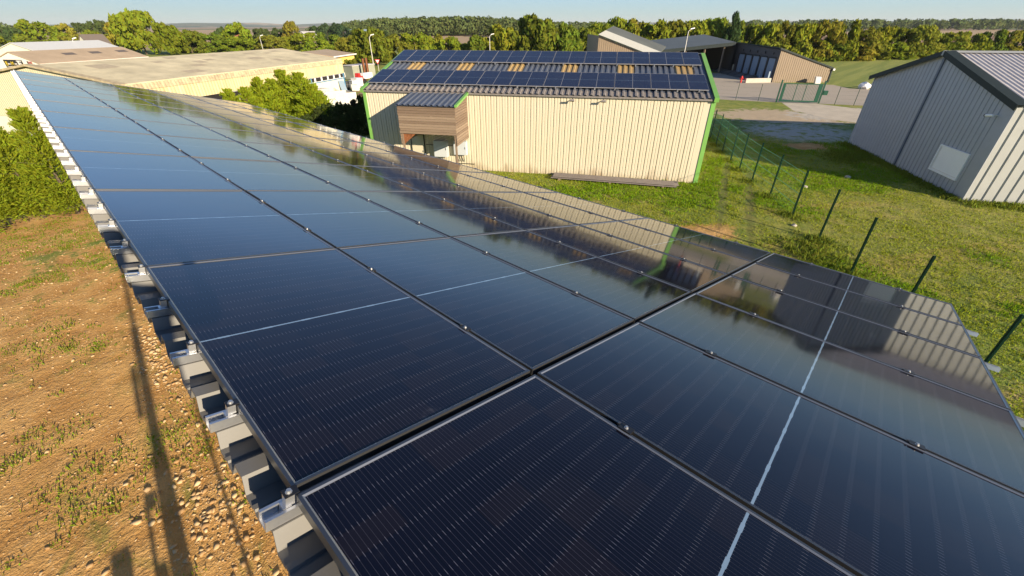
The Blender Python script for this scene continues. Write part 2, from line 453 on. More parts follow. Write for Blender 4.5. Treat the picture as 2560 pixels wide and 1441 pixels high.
    # wheel tracks in the grass
    for tx, ty in ((24.5, 5.9), (24.0, 4.4)):
        base = g.mix(g.math('MULTIPLY', ell(tx, ty, 6.5, 0.22, 18, 1.4), 0.45), base, (0.045, 0.055, 0.012))
    # mown meadow beyond, ploughed and stubble fields far away
    dist = g.n("ShaderNodeVectorMath", operation='LENGTH'); g.put(dist.inputs[0], o); dd = dist.outputs["Value"]
    strip = g.noise(g.scaled(o, (0.03, 0.5, 1)), 1.0, 3)
    mead = g.mix(g.smooth(strip, 0.4, 0.6), (0.27, 0.29, 0.055), (0.19, 0.23, 0.035))
    base = g.mix(g.smooth(dd, 74, 84), base, mead)
    vf = g.n("ShaderNodeTexVoronoi"); g.put(vf.inputs["Vector"], o); vf.inputs["Scale"].default_value = 1 / 420.0
    fs = g.sep(vf.outputs["Color"])
    fld = g.mix(g.math('GREATER_THAN', fs[0], 0.30), (0.09, 0.12, 0.03), (0.42, 0.29, 0.16))
    fld = g.mix(g.math('GREATER_THAN', fs[1], 0.72), fld, (0.30, 0.18, 0.10))
    base = g.mix(g.smooth(dd, 215, 260), base, fld)
    g.put(g.b.inputs["Base Color"], base)
    g.bump(g.math('ADD', g.math('ADD', fine, g.math('MULTIPLY', g.noise(o, 28, 3), 0.5)), g.math('MULTIPLY', med, 2.0)), 0.8, 0.07)
    return m
M_ground = ground_material()
def hill_material():
    m, g = newmat("wooded_hill", 1.0)
    o = g.obj()
    n = g.noise(o, 0.02, 6, 0.7)
    b = g.mix(n, (0.030, 0.050, 0.018), (0.075, 0.10, 0.035))
    f = g.smooth(g.noise(g.scaled(o, (1, 1, 6)), 0.0018, 3), 0.56, 0.60)
    g.put(g.b.inputs["Base Color"], g.mix(f, b, (0.36, 0.27, 0.16)))
    return m
M_hill = hill_material()

# ------------------------------------------------------------------ setting: ground, road, hills
def ground():
    rs = [0, 3, 6, 10, 15, 22, 30, 40, 55, 75, 100, 140, 200, 300, 450, 700, 1100, 1700, 2600, 4000, 6000, 9000, 12000]
    na = 180; v = [(0, 0, 0)]; f = []
    for r in rs[1:]:
        for k in range(na):
            v.append((r * math.cos(2 * PI * k / na), r * math.sin(2 * PI * k / na), -0.0022 * max(0, r - 6000)))
    for k in range(na): f.append((0, 1 + k, 1 + (k + 1) % na))
    for i in range(len(rs) - 2):
        for k in range(na):
            A = 1 + i * na; j = (k + 1) % na
            f.append((A + k, A + na + k, A + na + j, A + j))
    me = bpy.data.meshes.new("ground"); me.from_pydata(v, [], f)
    o = link("ground", me, None, M_ground, True)
    tag(o, kind='structure')
ground()

def sheet(name, pts, z, m):
    b = MB(); b.poly(*[(x, y, z) for x, y in pts]); o = b.build(name, m); tag(o, kind='structure'); return o
sheet("road", [(55.5, 33), (56.6, 21.5), (58.2, 16.5), (59.9, 12.2), (61.9, 8.6), (64.0, 4.0), (67.5, -4), (84, -6), (83, 3), (80.2, 8.6), (83.8, 11.2), (81.25, 18.9), (92.4, 28.7), (86, 39), (73, 56), (60, 60), (50, 52)], 0.006, M_asph)
sheet("driveway", [(61.7, 9.0), (59.9, 12.1), (55.3, 9.9), (52.0, 6.2), (50.8, 1.0), (59.5, -1.0)], 0.004, mat("worn_concrete_drive", (0.52, 0.45, 0.35), .9, noise=.12, scale=.6, bump=.2))

def hills():
    # (azimuth from +Y towards +X in degrees, distance, crest height)
    rnd = random.Random(5)
    b = MB()
    for az0, az1, r, h, ph in ((-20, 42, 5200, 24, 0.3), (2, 38, 6500, 46, 1.7), (48, 130, 7600, 60, 4.0), (-60, -15, 6000, 60, 2.2), (70, 125, 3600, 33, 5.0)):
        n = 90; A = []; Bq = []; Cq = []
        for k in range(n + 1):
            t = k / n; az = R(az0 + (az1 - az0) * t)
            w = math.sin(PI * t) ** 0.45
            hh = h * w * (0.80 + 0.14 * math.sin(5 * t * PI + ph) + 0.10 * math.sin(11 * t * PI + ph * 2) + rnd.uniform(-.02, .02))
            A.append(((r - 900) * math.sin(az), (r - 900) * math.cos(az), -4))
            Bq.append((r * math.sin(az), r * math.cos(az), hh)); Cq.append(((r + 900) * math.sin(az), (r + 900) * math.cos(az), -8))
        b.strip(A, Bq); b.strip(Bq, Cq)
    tag(b.build("hills", M_hill, None, True), kind='structure')
hills()

# ------------------------------------------------------------------ the array and its roof
SL, TI = 0.2543, -0.0034
U = Vector((0, math.cos(TI), math.sin(TI)))
V = Vector((math.cos(SL), 0, -math.sin(SL)))
N = V.cross(U)
O = Vector((0, 0, 6.5))
A4 = frame(O, V, U, N)                     # array coordinates (v across, u along, n up) to world
def AP(v, u, n): return O + V * v + U * u + N * n
VP, UP, PW, PL = 1.154, 2.0214, 1.134, 2.0
def row_u(i): return 0.008 + (i - 1) * UP if i else -0.024 - PL   # near end of row i (row 0 is the nearest)
NROW, NCOL = 12, 6

def panel_meshes(Wd, L, th, fw, ch, dp):
    b = MB()
    o0 = [(0, 0), (Wd, 0), (Wd, L), (0, L)]
    i1 = [(fw, fw), (Wd - fw, fw), (Wd - fw, L - fw), (fw, L - fw)]
    i2 = [(fw + ch, fw + ch), (Wd - fw - ch, fw + ch), (Wd - fw - ch, L - fw - ch), (fw + ch, L - fw - ch)]
    for k in range(4):
        j = (k + 1) % 4
        b.poly((*o0[k], 0), (*o0[j], 0), (*i1[j], 0), (*i1[k], 0))
        b.mi = 1; b.poly((*i1[k], 0), (*i1[j], 0), (*i2[j], -dp), (*i2[k], -dp)); b.mi = 0
        b.poly((*o0[k], -th), (*o0[j], -th), (*o0[j], 0), (*o0[k], 0))
        b.poly((*i2[k], -dp), (*i2[j], -dp), (*i2[j], -th), (*i2[k], -th))
    g = MB(); q = fw + ch - 0.001
    g.poly((q, q, -dp - .0015), (Wd - q, q, -dp - .0015), (Wd - q, L - q, -dp - .0015), (q, L - q, -dp - .0015))
    return b.mesh("frame"), g.mesh("glass")

def solar_array():
    fm, gm = panel_meshes(PW, PL, 0.035, 0.011, 0.006, 0.004)
    fm.materials.append(M_frame); fm.materials.append(M_lip); gm.materials.append(M_cell)
    proto = thing("solar_panel", None, "solar panel", mat=Matrix.Identity(4), group="solar panels of the large roof array")
    link("frame", fm, proto); link("glass", gm, proto)
    edge = ["against the high left edge", "second column from the left edge", "third column from the left edge",
            "third column from the low right edge", "second column from the low right edge", "against the low right edge"]
    rr = random.Random(3)
    for i in range(NROW):
        rown = "front row" if i == 0 else ("farthest row" if i == NROW - 1 else nth(i) + " row from the front")
        for j in range(NCOL):
            o = proto if i == 0 and j == 0 else dup(proto)
            tilt = Matrix.Rotation(R(rr.uniform(-.15, .15)), 4, 'X') @ Matrix.Translation((PW / 2, 0, 0)) @ Matrix.Rotation(R(rr.uniform(-.12, .12)), 4, 'Y') @ Matrix.Translation((-PW / 2, 0, 0))
            o.matrix_world = frame(AP(j * VP + 0.002, row_u(i), 0), V, U, N) @ tilt
            o['label'] = "black solar panel, %s, %s" % (rown, edge[j])
solar_array()

RIB = UP / 8
ROOF_U0, ROOF_U1, ROOF_V1 = -2.10, 22.42, 7.02
def array_building():
    t = thing("metal_roof_building", "grey ribbed metal roofed building carrying the large solar array", "building", (3.4, 10, 0))
    Mi = t.matrix_world.inverted() if False else Matrix.Translation((-3.4, -10, 0))
    b = MB(Mi @ A4)
    top, slp, dep, zt = 0.066, 0.03, 0.055, -0.078
    u = -0.008 - 8 * RIB - RIB / 2
    pts = []
    while u < ROOF_U1:
        c = u + RIB / 2
        for du, n in ((-top / 2 - slp, zt - dep), (-top / 2, zt), (top / 2, zt), (top / 2 + slp, zt - dep),
                      (top / 2 + slp + .045, zt - dep), (top / 2 + slp + .05, zt - dep + .008), (top / 2 + slp + .07, zt - dep + .008), (top / 2 + slp + .075, zt - dep)):
            if c + du > ROOF_U0: pts.append((c + du, n))
        u += RIB
    b.strip([(-0.072, p, n) for p, n in pts], [(ROOF_V1, p, n) for p, n in pts])
    b.strip([(ROOF_V1, p, n - .012) for p, n in pts], [(-0.072, p, n - .012) for p, n in pts])
    b.strip([(-0.072, p, n - .012) for p, n in pts], [(-0.072, p, n) for p, n in pts])
    b.build("roof", M_sheet, t)
    # rafters/purlin edge and walls below
    w = MB(Mi)
    zl = lambda x: 6.5 - math.tan(SL) * x - 0.16
    x0, x1, y0, y1 = 0.30, 6.70, -1.95, 22.1
    w.prism([(x0, y0, -0.1), (x1, y0, -0.1), (x1, y0, zl(x1)), (x0, y0, zl(x0))], (0, y1 - y0, 0))
    w.build("wall", M_dirtwall, t)
array_building()

def fixings():
    rail_m = MB()
    # mounting rail stub: a channel along v, resting on a rib
    def channel(b, v0, v1):
        for s in (-1, 1):
            b.box(v0, v1, s * .024 - .0035, s * .024 + .0035, -.076, -.042)
        b.box(v0, v1, -.0205, .0205, -.076, -.070)
        b.box(v0, v1, -.0275, -.0175, -.0415, -.038); b.box(v0, v1, .0175, .0275, -.0415, -.038)
    channel(rail_m, -.088, .26)
    me_r = rail_m.mesh("rail"); me_r.materials.append(M_alu)
    c = MB(); c.box(-.030, .011, -.017, .017, .0025, .0055); c.mi = 1; c.box(-.028, -.002, -.013, .013, -.036, .002)
    me_c = c.mesh("end_clamp"); me_c.materials.append(M_clampblk); me_c.materials.append(M_alu)
    f = MB(); f.box(-.036, -.012, -.016, .016, -.0695, -.0365)
    me_f = f.mesh("clamp_foot"); me_f.materials.append(M_alu)
    bo = MB(); bo.tube((-.014, 0, .006), (-.014, 0, .014), .007, .007, 8); bo.tube((-.014, 0, .0055), (-.014, 0, .007), .010, .010, 10)
    me_b = bo.mesh("bolt"); me_b.materials.append(M_steel)
    proto = thing("mounting_rail", None, "mounting rail", mat=Matrix.Identity(4), group="mounting rails along the high left roof edge")
    link("rail", me_r, proto); cl = link("end_clamp", me_c, proto); link("clamp_foot", me_f, proto); link("bolt", me_b, cl)
    for k in range(-3, 45):
        u = -0.008 + k * 2 * RIB
        o = proto if k == -3 else dup(proto)
        o.matrix_world = frame(AP(0, u, .001), V, U, N)
        o['label'] = "silver rail stub with clamp under the left panel edge, %s from the front" % nth(k + 3)
    # clamps in the seams between columns
    c = MB(); c.box(-.022, .022, -.03, .03, .001, .0045); me_c = c.mesh("clamp_plate"); me_c.materials.append(M_clampblk)
    s = MB(); s.box(-.008, .008, -.024, -.004, -.037, .001); s.box(-.007, .007, .032, .040, -.05, .010); s.box(-.0075, .0075, -.024, .040, -.0505, -.0375); me_s = s.mesh("clamp_spacer"); me_s.materials.append(M_frame)
    bo = MB(); bo.tube((0, 0, .0045), (0, 0, .013), .0065, .0065, 8); bo.tube((0, 0, .0045), (0, 0, .006), .010, .010, 10)
    me_b = bo.mesh("bolt"); me_b.materials.append(M_steel)
    proto = thing("panel_clamp", None, "clamp", mat=Matrix.Identity(4), group="clamps in the seams between solar panels")
    pl = link("clamp_plate", me_c, proto); link("clamp_spacer", me_s, proto); link("bolt", me_b, proto)
    first = True
    for j in range(1, NCOL + 1):
        for i in range(NROW):
            for q in (0, 1):
                u = row_u(i) + PL * (0.25 if q == 0 else 0.75)
                o = proto if first else dup(proto)
                first = False
                v = j * VP - 0.008 if j < NCOL else j * VP + .004
                o.matrix_world = frame(AP(v, u, .001), V, U, N)
                seam = nth(j - 1) + " seam from the left" if j < NCOL else "low right edge"
                o['label'] = "small bolted clamp, %s, panel row %d, %s of the two" % (seam, i + 1, "nearer" if q == 0 else "farther")
    # rail ends poking out past the front edge at each seam
    rail = MB(); 
    rail.box(-.022, .022, -.13, .18, -.077, -.071); rail.box(-.024, -.018, -.13, .18, -.071, -.04); rail.box(.018, .024, -.13, .18, -.071, -.04)
    me = rail.mesh("rail_end"); me.materials.append(M_alu)
    for j in range(1, NCOL):
        o = link("rail_end", me)
        o.matrix_world = frame(AP(j * VP + .02, row_u(0), 0), V, U, N)
        tag(o, "grey rail end poking out past the front edge at the %s seam" % nth(j - 1), "rail end", "rail ends at the front edge")
fixings()

# ------------------------------------------------------------------ generic cladding helpers (local: x along wall, y inward, z up)
def clad(b, x0, x1, z0, top, pitch, groove, slope, depth, y=0.0, phase=0.05, along=None):
    """vertically ribbed sheet on plane y, facing -y; top is a function of x; grooves go inward"""
    prof = rib_profile(x1 - x0, pitch, groove, slope, depth, phase)
    if along:
        for ax in along:   # make sure the gable peak is a vertex
            prof.append((ax - x0, None))
        prof.sort(key=lambda p: p[0])
        prof = [(s, d if d is not None else prof[max(0, i - 1)][1]) for i, (s, d) in enumerate(prof)]
    b.strip([(x0 + s, y + d, z0) for s, d in prof], [(x0 + s, y + d, top(x0 + s)) for s, d in prof])

def text_mesh(txt, size, name, m, parent, loc, rot, extrude=0.004, shear=0.0):
    c = bpy.data.curves.new("lettering", 'FONT'); c.body = txt; c.size = size; c.extrude = extrude; c.shear = shear
    c.align_x = 'LEFT'
    tmp = bpy.data.objects.new("lettering", c); COL.objects.link(tmp)
    dg = bpy.context.evaluated_depsgraph_get(); dg.update()
    me = bpy.data.meshes.new_from_object(tmp.evaluated_get(dg))
    bpy.data.objects.remove(tmp); bpy.data.curves.remove(c)
    o = link(name, me, parent, m)
    o.location = loc; o.rotation_euler = rot
    return o

# ------------------------------------------------------------------ cream warehouse with the green trim
WL, WE, WR, WD = 19.894, 4.477, 6.11, 6.472
def cream_warehouse():
    t = thing("cream_warehouse", "cream ribbed metal warehouse with bright green corner trim and two rows of roof panels", "warehouse",
              (24.222 - .5173 * WL, 7.3556 + .8558 * WL, 0), R(-58.84))
    b = MB(); pr = [(0.12, 0)]; q = .17
    while q < WL - .45:      # deep groove, then a shallow one halfway
        for d_, w_, z_ in ((0, .016, 0), (0, .016, .036), (0, .056, .036), (0, .072, 0), (.17, 0, 0), (.17, .012, .014), (.17, .036, .014), (.17, .048, 0)): pr.append((q + d_ + (w_ if (d_, z_) != (0, 0) or w_ > .03 else 0), z_))
        q += .333
    pr.append((WL - .12, 0))
    b.strip([(x, d, 0) for x, d in pr], [(x, d, WE - .02) for x, d in pr])
    b.poly((0.1, .05, 0), (0.1, 2 * WD, 0), (0.1, 2 * WD, WE), (0.1, WD, WR - .05), (0.1, .05, WE))
    b.poly((WL - .1, .05, 0), (WL - .1, 2 * WD, 0), (WL - .1, 2 * WD, WE), (WL - .1, WD, WR - .05), (WL - .1, .05, WE))
    b.poly((0, 2 * WD, 0), (WL, 2 * WD, 0), (WL, 2 * WD, WE), (0, 2 * WD, WE))
    b.build("wall", M_cream, t)
    for x0, x1 in ((-.06, .13), (WL - .16, WL + .06)):
        c = MB(); c.box(x0, x1, -.035, .16, 0, WE - .02); c.build("corner_trim", M_green, t)
    sl = math.atan2(WR - WE, WD); RF = frame((0, 0, WE), (1, 0, 0), (0, math.cos(sl), math.sin(sl)), (0, -math.sin(sl), math.cos(sl)))
    LR = WD / math.cos(sl)
    r = MB(RF)
    prof = rib_profile(WL - .1, 0.333, 0.10, 0.035, 0.06, 0.10)
    r.strip([(x + .05, -.16, d) for x, d in prof], [(x + .05, LR, d) for x, d in prof])
    r2 = MB(RF); r2.M = frame((0, 2 * WD, WE), (1, 0, 0), (0, -math.cos(sl), math.sin(sl)), (0, math.sin(sl), math.cos(sl)))
    r2.strip([(x + .05, -.16, d) for x, d in prof], [(x + .05, LR, d) for x, d in prof])
    ro = r.build("roof", M_navy, t); r2.build("rear_roof", M_navy, t)
    e = MB(RF); e.strip([(x + .05, -.17, d + .004) for x, d in prof], [(x + .05, 0.50, d + .004) for x, d in prof])
    e.build("eave_sheet", M_eave, t)
    g = MB(); g.box(-.02, WL + .02, -.15, -.03, WE - .13, WE - .05); g.build("gutter", M_eave, t)
    cap = MB(); cap.box(0, WL, WD - .12, WD + .12, WR + .06, WR + .08); cap.build("ridge_cap", M_navy, t)
    for s in (1.6, 5.05, 8.45, 11.75, 15.05, 18.3):       # translucent sheets between the panel rows
        x = WL - s; k = round((x - .15) / .333); xa = .15 + k * .333 - .05
        q = MB(RF); pr = rib_profile(1.05, 0.333, 0.10, 0.035, 0.06, 0.05)
        q.strip([(xa + p, 2.6, d + .006) for p, d in pr], [(xa + p, 4.5, d + .006) for p, d in pr]); q.build("skylight", M_sky, t)
    for x0, x1 in ((-.10, .10), (WL - .10, WL + .13)):
        v = MB(RF); v.box(x0, x1, -.2, LR, .068, .10); v.box(x0, x0 + .03 if x0 < 1 else x1, -.2, LR, -.12, .068) if x0 < 1 else v.box(x1 - .03, x1, -.2, LR, -.12, .068)
        v.box(x0, x1, -.22, -.2, -.12, .10)
        v.build("verge_trim", M_green, t)
    for row, up in enumerate((0.56, 2.86, 4.28)):         # feet and clamps showing below the rows
        for k in range(18):
            x = .65 + k * 1.085
            f = MB(RF); f.box(x - .035, x + .035, up - .03, up + .06, .06, .16); f.build("rail_foot", M_alu, t)
    # solar panels of this roof
    fm, gm = panel_meshes(.965, 2.2, .04, .007, .003, .002); fm.materials.append(M_frame2); fm.materials.append(M_frame2); gm.materials.append(M_cell2)
    MW = Matrix.Translation(t.location) @ Matrix.Rotation(R(-58.84), 4, 'Z')
    proto = thing("roof_solar_panel", None, "solar panel", mat=Matrix.Identity(4), group="solar panels on the cream warehouse roof")
    link("frame", fm, proto); link("glass", gm, proto)
    first = True
    for row, (u0, nm) in enumerate(((.62, "lower"), (4.36, "upper"))):
        for k in range(20):
            o = proto if first else dup(proto); first = False
            o.matrix_world = MW @ RF @ Matrix.Translation((.06 + k * .976 + (.012 if k % 2 else 0), u0, .17))
            o['label'] = "dark blue roof panel, %s row, %s from the left green verge" % (nm, nth(k))
    # wall floodlights
    for s, lab in ((7.35, "left of the two small floodlights below the warehouse eave"), (5.67, "right of the two small floodlights below the warehouse eave")):
        l = thing("floodlight", lab, "floodlight", tuple(MW @ Vector((WL - s, -.03, 4.22))), R(-58.84), group="floodlights below the warehouse eave")
        q = MB(); q.box(-.02, .02, -.28, .02, -.02, .02); q.build("arm", M_eave, l)
        q = MB(Matrix.Translation((0, -.3, 0)) @ Matrix.Rotation(R(-25), 4, 'X')); q.box(-.12, .12, -.09, .06, -.05, .04); q.build("lamp_head", M_eave, l)
    # timber lean-to
    p = thing("timber_lean_to", "weathered board lean-to with dark ribbed roof on the cream warehouse wall", "lean-to",
              tuple(MW @ Vector((WL - 15.1, 0, 0))), R(-58.84))
    hw, dp = 1.66, 2.2
    z_at = lambda y: 4.36 + (4.00 - 4.36) * (-y / dp)
    def boards(b, A, Bp, z0, z1, nrm, rnd):
        z = z0; A = Vector(A); Bp = Vector(Bp); nrm = Vector(nrm)
        while z < z1 - .03:
            h = min(.135, z1 - z); o1 = nrm * .012; o2 = nrm * .032; e0 = (Bp - A).normalized() * rnd.uniform(-.02, .03)
            a0 = A - e0; b0 = Bp + e0 * .5
            b.prism([a0 + Vector((0, 0, z)), b0 + Vector((0, 0, z)), b0 + Vector((0, 0, z + h - .012)), a0 + Vector((0, 0, z + h - .012))], nrm * (.022 + rnd.uniform(0, .018)))
            z += .135
    rnd = random.Random(2)
    b = MB(); boards(b, (-hw, -dp, 0), (hw, -dp, 0), 2.52, 3.97, (0, -1, 0), rnd); b.build("front_boards", M_wood, p)
    for sx in (-1, 1):
        b = MB(); z = 1.94
        while z < 4.3:
            ya = -dp if z + .13 < 4.0 else -dp * (4.36 - z - .13) / .36
            e = rnd.uniform(-.05, .03)
            if ya < -.1: b.box(sx * hw - .015, sx * hw + .015 + .006 * (int(z * 100) % 3), ya - .01, -.03 + e, z, z + .118)
            z += .135
        b.build("side_boards", M_wood, p)
        q = MB(); q.box(sx * (hw - .09) - .05, sx * (hw - .09) + .05, -dp + .03, -dp + .13, 0, 4.0); q.build("post", M_wood, p)
    r = MB(); prof = rib_profile(2 * hw + .14, .333, .09, .03, .05, .06)
    r.strip([(x - hw - .07, -dp - .12, z_at(-dp - .12) + .03 + d) for x, d in prof], [(x - hw - .07, -.02, z_at(0) + .03 + d) for x, d in prof])
    r.strip([(x - hw - .07, -dp - .12, z_at(-dp - .12) + .0 + d * 0) for x, d in prof], [(x - hw - .07, -.02, z_at(0) + .0) for x, d in prof])
    r.build("roof", M_navy, p)
    v = MB(); v.prism([(hw + .03, -dp - .13, z_at(-dp - .13)), (hw + .17, -dp - .13, z_at(-dp - .13)), (hw + .17, -dp - .13, z_at(-dp - .13) + .12), (hw + .03, -dp - .13, z_at(-dp - .13) + .12)], (0, dp + .1, .36 * (dp + .1) / dp))
    v.build("verge_trim", M_green, p)
    q = MB(); q.prism([(-hw + .05, -dp + .06, 2.55), (-hw + .95, -dp + .06, 2.55), (-hw + .05, -dp + .06, 1.85)], (0, .05, 0)); q.build("brace", M_nest, p)
    # things on the wall below it
    def wallbox(name, lab, cat, s, z, w, h, d, m, extra=None):
        k = thing(name, lab, cat, tuple(MW @ Vector((WL - s, -.02, z))), R(-58.84))
        q = MB(); q.box(-w / 2, w / 2, -d, 0, 0, h); q.build("housing", m, k)
        q = MB(); q.box(-w / 2 + .03, w / 2 - .03, -d - .015, -d - .002, .03, h - .03); dd = q.build("door", m, k)
        q = MB(); q.box(w / 2 - .09, w / 2 - .06, -d - .03, -d - .016, h * .45, h * .6); q.build("handle", M_black, dd)
        q = MB()
        for kx in (-.2, 0, .18): q.tube((kx * w, -d / 2, 0), (kx * w + .05, -.04, -.45), .018, .018, 6)
        q.build("cable", M_black, k)
        return k
    wallbox("electrical_cabinet", "tall pale electrical cabinet in the shade of the timber lean-to", "cabinet", 15.2, .78, .85, .95, .32, M_cab)
    wallbox("electrical_cabinet", "low pale cabinet beside the right post of the timber lean-to", "cabinet", 13.95, .95, .8, .8, .28, M_cab)
    k = thing("side_door", "cream side door with thin dark frame under the timber lean-to", "door", tuple(MW @ Vector((WL - 16.75, -.02, 0))), R(-58.84))
    q = MB(); q.box(-.4, .4, -.04, 0, 0, 2.0); q.build("leaf", M_cream, k)
    q = MB(); q.box(-.45, -.4, -.06, 0, 0, 2.05); q.box(.4, .45, -.06, 0, 0, 2.05); q.box(-.4, .4, -.06, 0, 2.0, 2.05); q.build("door_frame", M_black, k)
    q = MB(); q.box(.3, .34, -.09, -.04, .95, 1.05); q.build("handle", M_steel, k)
    k = thing("conduit", "thin dark conduit run along the warehouse wall below the cabinets", "conduit", tuple(MW @ Vector((WL - 15, -.05, 0))), R(-58.84))
    q = MB(); q.tube((-1.2, -.02, 1.42), (.9, -.02, 1.42), .018); q.tube((-.4, -.02, .38), (1.9, -.02, .38), .018); q.tube((.75, -.02, 0), (.75, -.02, 1.42), .02); q.build("pipe", M_black, k)
    return MW
MWH = cream_warehouse()

def sheet_stack():
    ang = math.atan2(7.99 - 14.27, 23.33 - 19.9)
    t = thing("metal_sheet_stack", "long brown ribbed sheets stacked on the grass before the cream warehouse", "sheet stack", (19.05, 13.85, 0), ang)
    for z, dx, dy in ((.12, 0, 0), (.19, .1, .05)):
        b = MB(); prof = rib_profile(.86, .2, .05, .02, .04, .03)
        b.strip([(dx, y + dy, z + d) for y, d in prof], [(7.0 + dx, y + dy, z + d) for y, d in prof]); b.build("sheet", M_sheetstack, t)
    for x in (.5, 3.4, 6.3):
        b = MB(); b.box(x - .06, x + .06, 0, .86, 0, .11); b.build("batten", M_wood, t)
sheet_stack()

# ------------------------------------------------------------------ grey shed on the right
GW, GE, GR_, GLn = 12.613, 4.549, 6.323, 22.0
def grey_shed():
    t = thing("grey_shed", "grey ribbed metal shed with dark verges and pale fibre cement roof", "shed", (41.34, 2.774, 0), R(-148.59))
    half = GW / 2
    top = lambda x: GE + (GR_ - GE) * (1 - abs(x - half) / half) - .03
    b = MB(); clad(b, 0, GW, 0, top, .333, .035, .02, .03, 0, .1, along=(half,)); b.build("gable_wall", M_grey, t)
    Ms = frame((GW, 0, 0), (0, 1, 0), (-1, 0, 0), (0, 0, 1))
    s = MB(Ms); clad(s, 0, GLn, 0, lambda x: GE - .03, .5, .07, .04, .05, 0, .2); s.build("side_wall", M_offwhite, t)
    o = MB(); o.poly((0, 0, 0), (0, GLn, 0), (0, GLn, GE), (0, 0, GE)); o.poly((0, GLn, 0), (GW, GLn, 0), (GW, GLn, GE), (half, GLn, GR_), (0, GLn, GE)); o.build("rear_wall", M_grey, t)
    sl = math.atan2(GR_ - GE, half); LR = half / math.cos(sl) + .22
    for sx, nm in ((1, "roof"), (-1, "roof")):
        ox = GW + .2 if sx > 0 else -.2
        F = frame((ox, 0, GE - .2 * math.tan(sl) + .03), (0, 1, 0), (-sx * math.cos(sl), 0, math.sin(sl)), (sx * math.sin(sl), 0, math.cos(sl)))
        r = MB(F); n = 700; L = GLn + .15
        pr = [(-.12 + L * k / n, .022 * math.sin(2 * PI * (L * k / n) / .25)) for k in range(n + 1)]
        for ya, yb, dz in ((0, LR * .36, .05), (LR * .355, LR * .7, .035), (LR * .695, LR, .02)):
            r.strip([(y, ya, d + dz + .012) for y, d in pr], [(y, yb, d + dz) for y, d in pr])
        r.build(nm, M_fibre, t)
        v = MB(F); v.box(-.22, .30, -.05, LR - .02, .085, .10); v.box(-.24, -.215, -.05, LR, -.16, .10); v.box(-.215, .0, -.04, LR, -.02, .0); v.build("verge_trim", M_trimdark, t)
    c = MB(); c.prism([(half - .28, -.14, GR_ + .04), (half, -.14, GR_ + .13), (half + .28, -.14, GR_ + .04), (half, -.14, GR_ + .10)], (0, GLn + .1, 0)); c.build("ridge_cap", M_offwhite, t)
    c = MB(); c.prism([(half - .07, -.26, GR_ - .12), (half + .07, -.26, GR_ - .12), (half + .05, -.26, GR_ + .13), (half - .05, -.26, GR_ + .13)], (0, .12, 0)); c.build("ridge_end_cap", M_offwhite, t)
    d = MB(); d.box(half - .07, half + .07, -.075, -.002, 0, GR_ - .2); d.build("cover_strip", mat("blue_grey_strip", (.13, .16, .22), .5), t)
    c = MB(); c.box(GW - .62, GW + .02, -.022, -.004, 0, GE - .02); c.build("corner_sheet", M_grey, t)
    f = MB(); x0, x1, z0, z1 = 9.42, 11.5, .82, 2.02
    f.box(x0 - .08, x1 + .08, -.07, .0, z0 - .08, z0); f.box(x0 - .08, x1 + .08, -.07, .0, z1, z1 + .08); f.box(x0 - .08, x0, -.07, 0, z0, z1); f.box(x1, x1 + .08, -.07, 0, z0, z1)
    w = MB(); w.box(x0, x1, -.03, 0, z0, z1); wi = w.build("window", M_window, t); f.build("frame", M_window, wi)
    w = MB(); w.box(x0 + .03, x0 + .08, -.05, -.031, z0, z1); w.box(x0 + .03, x1, -.05, -.031, z0 + .02, z0 + .07); w.build("shutter_rail", M_white, wi)
    Mw = Matrix.Translation((41.34, 2.774, 0)) @ Matrix.Rotation(R(-148.59), 4, 'Z')
    k = thing("security_camera", "small white security camera high on the grey gable near its lit corner", "camera", tuple(Mw @ Vector((11.87, -.02, 4.0))), R(-148.59))
    q = MB(); q.tube((0, 0, 0), (-.12, -.2, 0), .02); q.build("bracket", M_white, k)
    q = MB(); q.tube((.03, -.22, .0), (-.3, -.3, -.05), .055, .055, 12); q.build("camera_body", M_window, k)
    q = MB(); q.tube((-.3, -.3, -.05), (-.34, -.31, -.056), .06, .06, 12); q.build("lens", M_black, k)
grey_shed()

# ------------------------------------------------------------------ green fence of posts and thin mesh
def green_fence():
    t = thing("green_fence", "dark green steel post fence with thin wire mesh between the two sheds", "fence", (25, 4, 0))
    pts = [(39.0, 12.9), (37.2, 11.9), (35.66, 11.0), (33.91, 9.9), (32.2, 8.8), (30.4, 7.6), (28.5, 6.42), (26.6, 5.1), (24.63, 3.6), (22.45, 2.02), (20.35, .53), (17.84, -.98), (15.56, -2.53), (13.2, -4.13), (10.9, -5.7)]
    rr = random.Random(8)
    for x, y in pts:
        b = MB(Matrix.Translation((x - 25, y - 4, 0))); tx, ty = rr.uniform(-.03, .03), rr.uniform(-.03, .03)
        for a in (0, 1):
            h = .042
            if a == 0: b.prism([(-h, -.006, 0), (h, -.006, 0), (h, .006, 0), (-h, .006, 0)], (tx, ty, 2.2))
            else: b.prism([(-.006, -h, 0), (.006, -h, 0), (.006, h, 0), (-.006, h, 0)], (tx, ty, 2.2))
        b.build("post", M_postg, t)
    for i in range(len(pts) - 1):
        p = Vector((*pts[i], 0)); q = Vector((*pts[i + 1], 0))
        if i > 8: continue
        b = MB(Matrix.Translation((-25, -4, 0))); L = (q - p).length; d = (q - p) / L
        def wire(a, c, w):
            b.bar(a, c, w)
        for z in np.arange(.1, 2.05, .25): wire(p + Vector((0, 0, z)), q + Vector((0, 0, z)), .0026)
        [wire(p + Vector((0, 0, z)), q + Vector((0, 0, z + .02)), .015) for z in (.55, 1.05, 1.55, 1.97)]
        for s in np.arange(.05, L, .12): wire(p + d * s + Vector((0, 0, .05)), p + d * s + Vector((0, 0, 2.0)), .0024)
        b.build("wire_mesh", M_wire, t)
green_fence()

